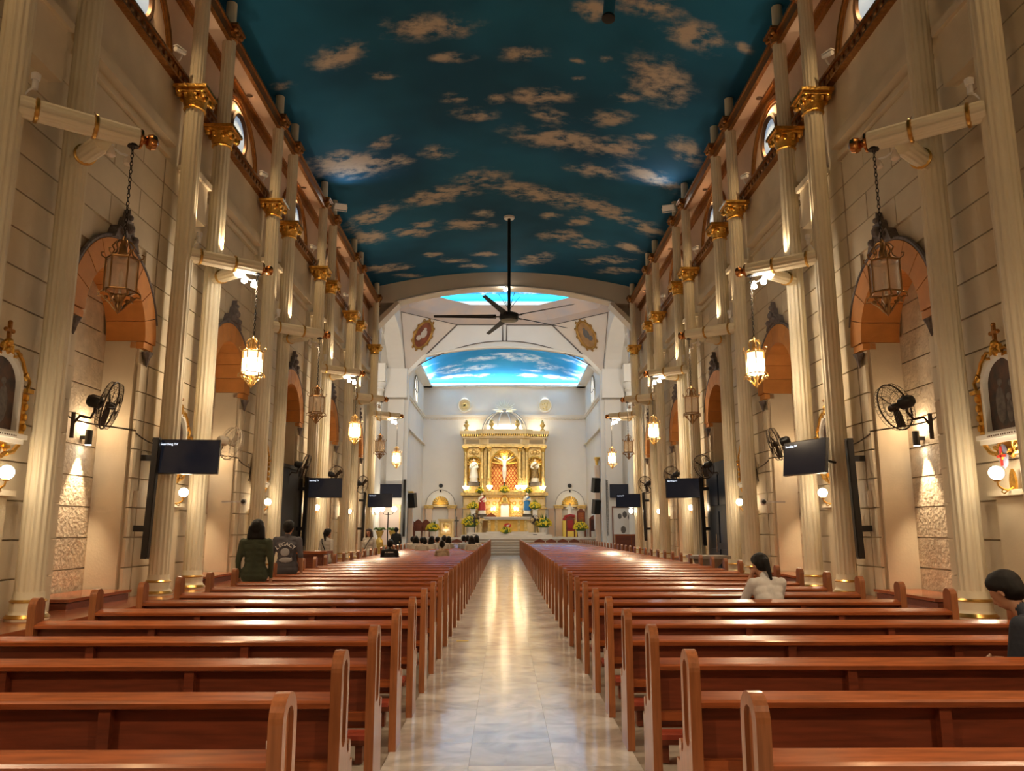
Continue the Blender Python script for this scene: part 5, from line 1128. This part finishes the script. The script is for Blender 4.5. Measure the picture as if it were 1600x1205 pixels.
# round relief medallions high on the back wall, with downlights
for i, x in enumerate((-3.06, 3.11)):
    t = thing('round_relief', 'round cream relief medallion with %s' % ('a seal-like emblem' if i == 0 else 'small scattered charges'), 'medallion', (x, 59.95, 10.95), (R(90), 0, 0), group='round reliefs on the chancel wall')
    part('rim', CREAMTR, t, lambda b: (b.lathe([(.5, 0), (.56, .08), (.5, .12), (.44, .08), (.43, 0)], 28)), key='rrim')
    part('disc', ALTSTONE, t, lambda b: b.lathe([(.001, .05), (.45, .04), (.46, 0)], 28), key='rdisc')
    part('emblem', ALTGOLD, t, (lambda b: (b.lathe([(.08, .05), (.14, .09), (.2, .05)], 16), b.tube([(-.28, .2, .06), (-.2, -.2, .06), (0, -.32, .06), (.2, -.2, .06), (.28, .2, .06), (0, .3, .06)], .03, 5, True))) if i == 0 else (lambda b: [b.sph((xx, yy, .06), .07, 6, 4, sz=.4) for xx, yy in ((-.18, .1), (-.02, .16), (.16, .2), (.1, -.05), (-.1, -.2), (.12, -.26))] and None))
    dl = thing('recessed_downlight', 'small recessed downlight in the cove rim above the %s relief' % ('seal' if i == 0 else 'scattered'), 'lamp', (x, 59.6, 12.35), group='cove rim downlights')
    part('trim_ring', CHROME, dl, lambda b: b.lathe([(.06, -.02), (.09, -.02), (.09, .0)], 14)); part('lens', BULB, dl, lambda b: b.lathe([(.058, -.015), (.058, -.0)], 12))
    light('SPOT', (0, 0, -.05), 22 if i else 12, (1, .95, .85), dl, size=.03, spot=38, blend=.5, to=(0, .33, -1.3))

# chairs and kneelers of the sanctuary
def high_chair(lab, loc, h, seatm, rot=0):
    t = thing('presider_chair', lab, 'chair', loc, (0, 0, rot), group='high-backed chairs in the sanctuary')
    part('seat', seatm, t, lambda b: b.box(-.28, .28, -.28, .25, .42, .5)); part('backrest', seatm, t, lambda b: b.box(-.2, .2, .2, .24, .55, h - .3))
    part('back_frame', WOODD, t, lambda b: b.prism([(-.3, .4), (.3, .4), (.3, h - .25), (.15, h - .1), (0, h), (-.15, h - .1), (-.3, h - .25)], .24, .3, 'y'))
    for x in (-.27, .27):
        for y in (-.25, .25): part('leg', WOODD, t, lambda b: b.box(x - .03, x + .03, y - .03, y + .03, 0, .45))
        part('armrest', WOODD, t, lambda b: (b.box(x - .04, x + .04, -.28, .25, .66, .71), b.box(x - .03, x + .03, -.28, -.22, .45, .66)))
high_chair('brown wooden chair with dark red back beside the seated statue', (4.56, 55.2, SZ), 1.45, REDCL)
high_chair('carved wooden throne with pointed back behind the round bouquet', (5.50, 57.2, SZ), 2.0, WOOD)
high_chair('tall dark chair with pointed back at the chancel side wall', (6.18, 55.2, SZ), 1.5, mat('dark seat leather', (.05, .015, .012), .4))
for i, u in enumerate((-6.38, -5.91, -5.38)): high_chair('brown server chair by the transept pier, %s from the ambo bouquet' % nth(3 - i), (u, 54.6 + .2 * i, SZ), 1.2, WOODD)
for s, us in ((1, (2.22, 2.94, 3.67, 4.39)), (-1, (-2.98, -2.30))):
    for i, u in enumerate(us):
        y = 50.55; t = thing('kneeling_desk', 'dark kneeling desk with curved crest, %s from the aisle, %s' % (nth(i + 1 if s > 0 else len(us) - i), SIDE[s]), 'kneeler', (u, y, 0), group='kneeling desks before the pews')
        part('crest', WOODD, t, lambda b: b.prism([(-.33, .55), (.33, .55), (.33, .90), (.2, .95), (0, 1.04), (-.2, .95), (-.33, .90)], 0, .04, 'y'), key='kdc'); part('desk', WOODD, t, lambda b: (b.box(-.33, .33, 0, .26, .78, .81), b.box(-.33, -.29, 0, .3, 0, .8), b.box(.29, .33, 0, .3, 0, .8)), key='kdd')

# pier pilasters with gold capitals, loudspeakers
for s in (-1, 1):
    t = thing('gold_pilaster', 'peach pilaster with gold leaf capital on the chancel pier, %s' % SIDE[s], 'column', (s * 6.02, 51.5, SZ - .4))
    part('shaft', PEACH, t, lambda b: b.box(-.14, .14, -.25, .25, 0, 2.8 + (2.2 if s > 0 else 0))); part('capital', ALTGOLD2, t, lambda b: (b.lathe([(.2, 0), (.24, .2), (.22, .25), (.36, .5)], 12, sx=.45), b.box(-.17, .17, -.36, .36, .5, .58)), (0, 0, 2.75 + (2.2 if s > 0 else 0)))
    part('plinth', PEACH, t, lambda b: b.box(-.17, .17, -.32, .32, -.7, 0))
    for i in range(2 if s > 0 else 1):
        sp = thing('loudspeaker', 'black trapezoid loudspeaker angled off the chancel pier, %s%s' % (SIDE[s], '' if s < 0 else (', upper one' if i == 0 else ', lower one')), 'speaker', (s * 5.75, 49.9, (4.35 - 1.35 * i) if s > 0 else 3.4), (R(10), 0, R(-25) * -s), group='loudspeakers on the piers')
        part('box', BLACK, sp, lambda b: b.prism([(-.22, -.18), (.22, -.12), (.22, .2), (-.22, .2)], -.45, .45, 'z')); part('grille', BLACKM, sp, lambda b: b.box(-.19, .19, -.2, -.18, -.4, .4)); part('bracket', BLACKM, sp, lambda b: b.tube([(0, .2, .2), (.25 * s, .3, .3), (.46 * s, .1, .3)], .03))
    tv(s, s * (6.93 if s < 0 else 7.1), 48.14, 3.9, 0, 1.45, 'large black screen on the transept wall, %s' % SIDE[s], False, 0, False)
    sp = thing('column_speaker', 'black line-array speaker on the transept pier, %s' % SIDE[s], 'speaker', (s * (6.05 if s < 0 else 6.25), 48.38, 1.2), group='line-array speakers')
    part('enclosure', BLACK, sp, lambda b: b.box(-.07, .07, -.07, .07, 0, 3.4), key='spk2'); part('grille', BLACKM, sp, lambda b: b.box(-.055, .055, -.08, -.07, .04, 3.36), key='spk2g')
    c = thing('transept_column', 'plain white round column with ring capital in the transept, %s' % SIDE[s], 'column', (s * 7.7, 47.7, 0))
    part('shaft', WHITEG, c, lambda b: b.lathe([(.3, 0), (.27, .3), (.26, 10.0)], 20)); part('capital', WHITEG, c, lambda b: (b.lathe([(.27, 9.9), (.36, 10.05), (.3, 10.1), (.42, 10.3), (.45, 10.45), (.4, 10.5)], 20), b.box(-.42, .42, -.42, .42, 10.5, 11.6)))
# transept furnishings seen between the columns
t = thing('candelabrum_lamp', 'three-globe standing lamp glowing in the transept beside the gold vases', 'lamp', (-6.8, 46.9, 0))
part('pole', BLACKM, t, lambda b: (b.cyl((0, 0, 0), (0, 0, 2.6), .03), b.lathe([(.25, 0), (.2, .05), (.03, .1)], 12), b.tube([(-.35, 0, 2.7), (-.25, 0, 2.5), (0, 0, 2.45), (.25, 0, 2.5), (.35, 0, 2.7)], .02)))
for x, z in ((-.35, 2.8), (0, 3.05), (.35, 2.8)): part('globe', GLOBE, t, lambda b: b.sph((x, 0, z), .15, 12, 8))
light('POINT', (0, -.25, 2.8), 4, SOFT, t, size=.2)
for i, x in enumerate((-7.2, -6.45)):
    v = thing('gold_vase', 'tall gilded baluster vase in the transept, %s the lamp pole' % ('wall side of' if i == 0 else 'aisle side of'), 'vase', (x, 46.5, 0))
    part('body', ALTGOLD2, v, lambda b: b.lathe([(.2, 0), (.22, .08), (.1, .2), (.12, .4), (.24, .75), (.2, 1.0), (.1, 1.15), (.16, 1.3), (.26, 1.55)], 14), key='gvase'); part('foliage', LEAF, v, lambda b: [b.tube([(0, 0, 1.5), (.25 * math.cos(a), .25 * math.sin(a), 1.7), (.35 * math.cos(a), .35 * math.sin(a), 1.6)], .04, 5) for a in np.linspace(0, 6.28, 9)[:-1]] and None, key='gvf')
t = thing('poster_board', 'framed white poster board with dark figures in the transept beyond the navy door', 'poster', (7.25, 48.18, 0))
part('board', WHITEP, t, lambda b: b.box(-.7, .7, 0, .04, .6, 2.9)); part('frame', WOODD, t, lambda b: b.prism([(-.76, .5), (.76, .5), (.76, 2.98), (-.76, 2.98)], -.03, .05, 'y', hole=[(-.7, .58), (.7, .58), (.7, 2.9), (-.7, 2.9)])); part('printed_figures', FIGP, t, lambda b: [b.sph((x, -.005, z), r, 8, 5, sy=.05, sz=1.4) for x, z, r in ((-.3, 2.4, .12), (0, 2.5, .14), (.3, 2.35, .12), (-.1, 1.6, .16), (.25, 1.1, .13))] and None)
t = thing('red_cabinet', 'plain red-brown wooden cabinet in the transept under the poster', 'cabinet', (7.1, 45.2, 0))
part('body', WOOD, t, lambda b: b.box(-.9, .9, -.3, .3, 0, 1.35)); part('door', WOODD, t, lambda b: (b.box(-.85, -.03, -.33, -.3, .08, 1.27), b.box(.03, .85, -.33, -.3, .08, 1.27)))
t = thing('wall_poster', 'framed pale notice board in the transept behind the candelabrum lamp', 'poster', (-7.0, 48.18, 0))
part('board', mat('pinkish board', (.7, .55, .48), .6), t, lambda b: b.box(-.8, .7, 0, .04, .7, 3.0)); part('frame', ALTGOLD, t, lambda b: b.prism([(-.86, .6), (.76, .6), (.76, 3.06), (-.86, 3.06)], -.03, .05, 'y', hole=[(-.8, .7), (.7, .7), (.7, 3.0), (-.8, 3.0)]))

# ------------------------------------------------------------------ light of crossing and chancel (cove lamps, added spots)
for s in (-1, 1): light('AREA', (s * 5.9, 54.5, 12.55), E_COVE_CHANCEL * .33, (.92, .97, 1.0), None, size=.25, sy=10, rot=(R(180), R(20) * s, 0))
light('AREA', (0, 59.7, 12.55), E_COVE_CHANCEL * .2, (.92, .97, 1.0), None, size=11.5, sy=.25, rot=(R(168), 0, 0))
for x, y, sx, sy in ((0, 47.3, 8, .3), (0, 38.2, 8, .3), (-5.0, 42.7, .3, 7), (5.0, 42.7, .3, 7)): light('AREA', (x, y, 15.15), E_COVE_CROSS * .25, (.92, .97, 1.0), None, size=sx, sy=sy, rot=(R(180), 0, 0))
for x in (-4.2, 4.2): light('SPOT', (x, 49.2, 11.6), E_CROSS * .55, (1, .80, .56), None, size=.2, spot=95, blend=.9, to=(x * .5, 59, 3.5))  # added to warm the chancel back wall, no fixtures
for s in (-1, 1): light('SPOT', (s * 5.7, 37.3, 11.0), E_CROSS * .9, (1, .88, .72), None, size=.2, spot=120, blend=1, to=(s * -1.5, 47.0, 8.5))
for s in (-1, 1): light('POINT', (s * 9.0, 42.8, 10.5), 70, (1, .86, .7), None, size=.3)
light('SPOT', (.05, 36.6, 12.8), 80, (1, .9, .75), None, size=.1, spot=110, blend=1, to=(0, 41, 0))
t = thing('arch_spot', 'small bright bulb under the crown of the crossing arch', 'lamp', (.05, 36.2, 12.85))
part('bulb', BULB, t, lambda b: b.sph((0, 0, 0), .09, 12, 8)); part('holder', WHPLA, t, lambda b: b.cyl((0, 0, .05), (0, 0, .2), .05))

# ------------------------------------------------------------------ people
def capsule(b, p, q, r0, r1):
    p, q = Vector(p), Vector(q); d = q - p
    if d.length < 1e-5: d = Vector((0, 0, 1e-4))
    L = d.length; M = Matrix.Translation(p) @ d.to_track_quat('Z', 'Y').to_matrix().to_4x4()
    prof = [(max(1e-4, r0 * math.sin(a)), -r0 * math.cos(a)) for a in (0, .5, 1.0)] + [(r0, 0), (r1, L)] + [(max(1e-4, r1 * math.cos(a)), L + r1 * math.sin(a)) for a in (.57, 1.07, PI / 2)]
    b.lathe(prof, 12, True, M)
def fuse(name, segs, mats, parent, voxel=.014, smooth=4):
    """one continuous skin grown over tapered limbs; each face takes the colour of the limb it lies on"""
    b = MB()
    for p, q, r0, r1, tg in segs: capsule(b, p, q, r0, r1)
    me = b.mesh(name, list(mats.values())[0])
    o = bpy.data.objects.new('tmp', me); COL.objects.link(o)
    m = o.modifiers.new('r', 'REMESH'); m.mode = 'VOXEL'; m.voxel_size = voxel
    if smooth: m2 = o.modifiers.new('s', 'SMOOTH'); m2.iterations = smooth; m2.factor = .5
    bpy.context.view_layer.update()
    ev = o.evaluated_get(bpy.context.evaluated_depsgraph_get()); out = bpy.data.meshes.new_from_object(ev)
    bpy.data.objects.remove(o); bpy.data.meshes.remove(me)
    out.materials.clear(); keys = list(mats)
    for k in keys: out.materials.append(mats[k])
    n = len(out.polygons); c = np.empty(n * 3); out.polygons.foreach_get('center', c); c = c.reshape(-1, 3)
    best = np.full(n, 1e9); idx = np.zeros(n, int)
    for p, q, r0, r1, tg in segs:
        p, q = np.array(p), np.array(q); d = q - p; dd = max(d @ d, 1e-9)
        t = np.clip(((c - p) @ d) / dd, 0, 1); dist = np.linalg.norm(c - p - t[:, None] * d, axis=1) - (r0 + (r1 - r0) * t)
        w = dist < best; best[w] = dist[w]; idx[w] = keys.index(tg)
    out.polygons.foreach_set('material_index', idx.astype(np.int32)); out.polygons.foreach_set('use_smooth', [True] * n); out.name = name; out.update()
    return ob(name, out, parent)
SKIN = mat('skin', (0.42, 0.21, 0.12), 0.5); HAIRM = mat('black hair', (0.007, 0.0055, 0.005), 0.55, spec=.25, bump=.3, bscale=90, stretch=(8, 8, 1)); HAIRB = mat('brown hair', (0.035, 0.014, 0.009), 0.45, bump=.3, bscale=90, stretch=(8, 8, 1))
EYE = mat('eye', (.02, .015, .012), .2); LIP = mat('lip', (.35, .12, .09), .5); SHOE = mat('shoe', (.03, .025, .022), .5)
def cloth(name, c): return mat('cloth ' + name, c, .85, var=.2, vscale=9, bump=.15, bscale=18)
CWHITE, COFF, CBLACK, CNAVY, CGREEN, CGREY, CTAN, CBLUE = cloth('white', (.62, .58, .52)), cloth('off white', (.55, .48, .40)), cloth('black', (.012, .012, .014)), cloth('navy', (.018, .022, .035)), cloth('olive', (.045, .055, .028)), cloth('faded grey', (.10, .095, .11)), cloth('tan', (.42, .30, .2)), cloth('pale blue', (.42, .45, .5))
def person(label, loc, rot, pose, top, bottom, hair='short', hm=HAIRM, arms='down', sleeve=True, bow=0.0, height=1.0, voxel=.016, wide=1.0, group=None, bag=None):
    t = thing('person', label, 'person', loc, (0, 0, rot), group=group); t.scale = (height,) * 3
    S = []
    sit = pose == 'sit'
    pz = .52 if sit else .90; lean = .10 if sit else .0
    def T(x, y, z): return (x * wide if abs(z - pz) > -1 else x, y, z)
    P0 = Vector((0, 0, pz)); W1 = Vector((0, lean * .35, pz + .18)); C1 = Vector((0, lean * .9, pz + .38)); NK = Vector((0, lean * 1.15 + bow * .1, pz + .54))
    def hz(c, a, r, tg): S.append(((c[0] - a * wide, c[1], c[2]), (c[0] + a * wide, c[1], c[2]), r, r, tg))
    hz(P0, .075, .105, 'bottom'); hz(P0 + Vector((0, 0, .08)), .065, .10, 'top' if not sit else 'top'); hz(W1, .065, .095, 'top'); hz((W1 + C1) / 2, .075, .10, 'top'); hz(C1 + Vector((0, 0, -.02)), .09, .10, 'top'); hz(C1 + Vector((0, .0, .07)), .11, .075, 'top')
    if not sit: hz(P0 + Vector((0, 0, -.07)), .085, .118, 'top'); hz(P0 + Vector((0, 0, .0)), .08, .115, 'top')
    S.append((P0, W1, .11, .10, 'top')); S.append((W1, C1, .10, .105, 'top'))
    S.append((C1 + Vector((0, 0, .06)), NK, .075, .052, 'top')); hd = NK + Vector((0, .03 + bow * .09, .12 - bow * .03))
    S.append((NK - Vector((0, 0, .02)), hd, .05, .05, 'skin'))
    # head: skull, jaw, nose, ears, eyes, mouth
    fy = Vector((0, math.cos(bow * .9), -math.sin(bow * .9))); fz = Vector((0, math.sin(bow * .9), math.cos(bow * .9)))
    def hp(x, y, z): return hd + Vector((x, 0, 0)) + fy * y + fz * z
    S.append((hp(0, -.015, .045), hp(0, .01, .05), .088, .088, 'skin')); S.append((hp(0, .035, -.055), hp(0, .03, .03), .055, .078, 'skin')); S.append((hp(0, .10, .015), hp(0, .117, -.02), .012, .017, 'skin'))
    for s in (-1, 1):
        S.append((hp(s * .083, -.005, .02), hp(s * .088, -.015, -.025), .016, .013, 'skin')); S.append((hp(s * .032, .096, .022), hp(s * .04, .094, .022), .010, .010, 'eye'))
    S.append((hp(-.02, .097, -.052), hp(.02, .097, -.052), .009, .009, 'lip'))
    # arms
    for s in (-1, 1):
        sh = C1 + Vector((s * .175 * wide, -.005, .075))
        if arms == 'down' and not sit: el = sh + Vector((s * .055, -.03, -.29)); wr = el + Vector((s * .0, .07, -.25))
        elif arms == 'face': el = sh + Vector((s * .05, .14, -.22)); wr = Vector((s * .05, hd.y + .13, hd.z - .12))
        else: el = sh + Vector((s * .06, .03, -.28)); wr = Vector((s * .09, sh.y + .27, pz + .16))
        S.append((sh, el, .064, .05, 'top')); fs_ = el.lerp(wr, .35) if sleeve is True else el
        S.append((el, el.lerp(wr, .5), .046, .04, 'top' if sleeve == 'long' else 'skin')); S.append((el.lerp(wr, .5), wr, .04, .029, 'top' if sleeve == 'long' else 'skin'))
        d = (wr - el).normalized(); side = Vector((s * -1, 0, 0)); side = (side - d * side.dot(d)).normalized(); nn = d.cross(side)
        pm = wr + d * .075; S.append((wr, pm, .027, .024, 'skin')); S.append((wr + nn * .02 + d * .02, pm + nn * .028, .018, .016, 'skin')); S.append((wr - nn * .02 + d * .02, pm - nn * .028, .018, .016, 'skin'))
        for i, (o_, L) in enumerate(((-.034, .058), (-.012, .072), (.012, .068), (.034, .052))):
            a0 = pm + nn * o_; a1 = a0 + d * L * .55 + side * .006; a2 = a1 + d * L * .45 + side * .02
            S.append((a0, a1, .0105, .0095, 'skin')); S.append((a1, a2, .0095, .0085, 'skin'))
        th = wr + d * .03 - nn * .03; S.append((th, th + d * .035 - nn * .025 + side * .02, .012, .011, 'skin')); S.append((th + d * .035 - nn * .025 + side * .02, th + d * .065 - nn * .028 + side * .03, .011, .009, 'skin'))
        # legs
        hp_ = P0 + Vector((s * .09, 0, -.03))
        if sit: kn = hp_ + Vector((s * .03, .42, .0)); an = Vector((kn.x, kn.y - .04, .09))
        else: kn = Vector((s * .095, .02, .48)); an = Vector((s * .09, -.02, .09))
        S.append((hp_, kn, .088, .062, 'bottom')); S.append((kn, kn.lerp(an, .4), .06, .056, 'bottom')); S.append((kn.lerp(an, .4), an, .056, .04, 'bottom')); S.append((an + Vector((0, -.02, -.045)), an + Vector((s * .02, .15, -.055)), .042, .034, 'shoe'))
    fuse('body', S, {'skin': SKIN, 'top': top, 'bottom': bottom, 'shoe': SHOE, 'eye': EYE, 'lip': LIP}, t, voxel)
    Hs = [(hp(0, -.035, .06), hp(0, .005, .075), .098, .094, 'h'), (hp(0, -.045, -.0), hp(0, -.04, .05), .085, .09, 'h')]
    for s in (-1, 1): Hs.append((hp(s * .045, -.03, .03), hp(s * .04, .03, .085), .058, .055, 'h'))
    if hair in ('bob', 'long'):
        L = -.13 if hair == 'bob' else -.30
        for x in (-.075, -.035, .0, .035, .075): Hs.append((hp(x, -.05, .02), hp(x * 1.35, -.065 - (.02 if hair == 'long' else 0), L), .05, .042, 'h'))
        for s in (-1, 1): Hs.append((hp(s * .085, -.01, .03), hp(s * .10, .0, L * .95), .035, .03, 'h'))
    if hair == 'bun': Hs.append((hp(0, -.10, .12), hp(0, -.12, .13), .05, .045, 'h'))
    if hair == 'tail': Hs += [(hp(0, -.11, .05), hp(0, -.14, .02), .035, .04, 'h'), (hp(0, -.14, .02), hp(.02, -.13, -.20), .042, .018, 'h')]
    fuse('hair', Hs, {'h': hm}, t, max(.012, voxel * .8), 2)
    if bag: part('bag_strap', CBLACK, t, lambda b: (b.tube([(-.13, -.06, pz + .52), (-.06, -.13, pz + .40), (.06, -.135, pz + .2), (.15, -.10, pz + .02)], .014, 5), b.tube([(-.13, .06, pz + .52), (-.06, .13, pz + .40), (.06, .135, pz + .2), (.15, .10, pz + .02)], .014, 5)))
    return t
person('person in a long olive-green top with bobbed black hair standing among pews', (-4.17, 13.58, 0), .1, 'stand', CGREEN, CBLACK, 'bob', sleeve='long', height=1.055, voxel=.012, wide=1.12)
lg = person('person in a faded grey shirt with LEGACY lettering standing near the black doorway', (-4.22, 15.72, 0), -.05, 'stand', CGREY, CNAVY, 'short', sleeve=True, height=1.06, voxel=.012, wide=1.22)
LTR = mat('shirt print', (.72, .70, .70), .8)
for i, ch in enumerate('LEGACY'):
    a = (i - 2.5) * .30; ob('shirt_letter', text_mesh(ch, .10, LTR, 'letter', .006), lg, (.20 * math.sin(a), -.122 + .02 * abs(a), 1.04 + .21 * math.cos(a)), (R(90), a * .8, 0))
part('shirt_emblem', mat('shirt print grey', (.42, .41, .43), .85), lg, lambda b: (b.sph((0, -.112, 1.14), .085, 12, 8, sy=.18, sz=.85), b.sph((.02, -.108, 1.0), .12, 12, 6, sy=.14, sz=.4), b.tube([(.02, -.103, 1.02), (.08, -.10, 1.0), (.125, -.088, 1.04)], .018, 6), b.tube([(-.1, -.092, 1.0), (-.05, -.1, .975), (.03, -.1, .965)], .02, 6)))
person('person in a white shirt with a black crossbody strap walking past the doorway cabinet', (-4.97, 22.6, 0), -.5, 'stand', CWHITE, cloth('dark brown', (.05, .03, .022)), 'tail', bag=True, height=.97)
person('person with long brown hair, white shirt and black strap, facing the entrance', (-4.5, 26.85, 0), PI - .35, 'stand', CWHITE, CTAN, 'long', HAIRB, bag=True, height=.97)
bk = person('person in a black printed shirt sitting alone behind the group', (-3.5, 24.62, 0), 0, 'sit', CBLACK, CBLACK, 'short', wide=1.15)
part('shirt_print', LTR, bk, lambda b: [b.box(-.12 + i * .045, -.09 + i * .045, -.105, -.10, .93, .965) for i in range(6)] and None)
person('person in black clothes standing at the edge of the transept', (-5.3, 39.5, 0), .2, 'stand', CBLACK, CBLACK, 'short', sleeve='long')
person('person with a hair bun and pale tan top sitting behind the group', (-1.98, 25.72, 0), .1, 'sit', CTAN, CBLACK, 'bun', height=.96)
rr = random.Random(3)
rows = {29: [(-4.0, 'short', COFF), (-3.45, 'bob', CWHITE), (-2.95, 'short', CWHITE), (-2.45, 'bob', COFF), (-1.72, 'bun', CBLUE), (-1.25, 'bob', CWHITE)],
        28: [(-3.7, 'bob', CWHITE), (-3.1, 'long', CWHITE), (-2.55, 'short', CWHITE), (-1.55, 'short', CBLUE)], 26: [(-3.2, 'short', COFF), (-1.25, 'bob', COFF)]}
for row, L in rows.items():
    for i, (x, h, c) in enumerate(L):
        person('person in %s top with %s black hair, %s from aisle, %s occupied row' % ({COFF.name: 'cream', CWHITE.name: 'white', CBLUE.name: 'pale blue'}[c.name], {'short': 'short', 'bob': 'bobbed', 'long': 'long', 'bun': 'tied-up'}[h], nth(len(L) - i), {29: 'front', 28: 'second', 26: 'third'}[row]),
            (x, ROW0 + ROWD * row + .33, 0), rr.uniform(-.5, .5), 'sit', c, CNAVY, h, wide=rr.uniform(1.0, 1.15), height=rr.uniform(.97, 1.04), voxel=.02, group='people sitting in the group near the front')
person('person in a white shirt with a black ponytail praying alone in a pew', (3.27, 9.93, 0), .25, 'sit', cloth('bright white', (.70, .68, .66)), CNAVY, 'tail', arms='face', bow=.35, height=1.02, voxel=.012, wide=1.12)
person('person in a dark navy shirt with short black hair bowing the head in a pew', (3.74, 5.58, 0), .5, 'sit', CNAVY, CBLACK, 'short', arms='lap', bow=.6, height=1.03, voxel=.011, wide=1.15)

tag(ob('floor_marker', cm('floormark', YELLOW, lambda b: b.box(-.09, .09, -.03, .03, 0, .002)), None, (-.62, 12.3, .001), (0, 0, .1)), 'short yellow tape marker on the marble aisle beside the pews', 'floor marker')
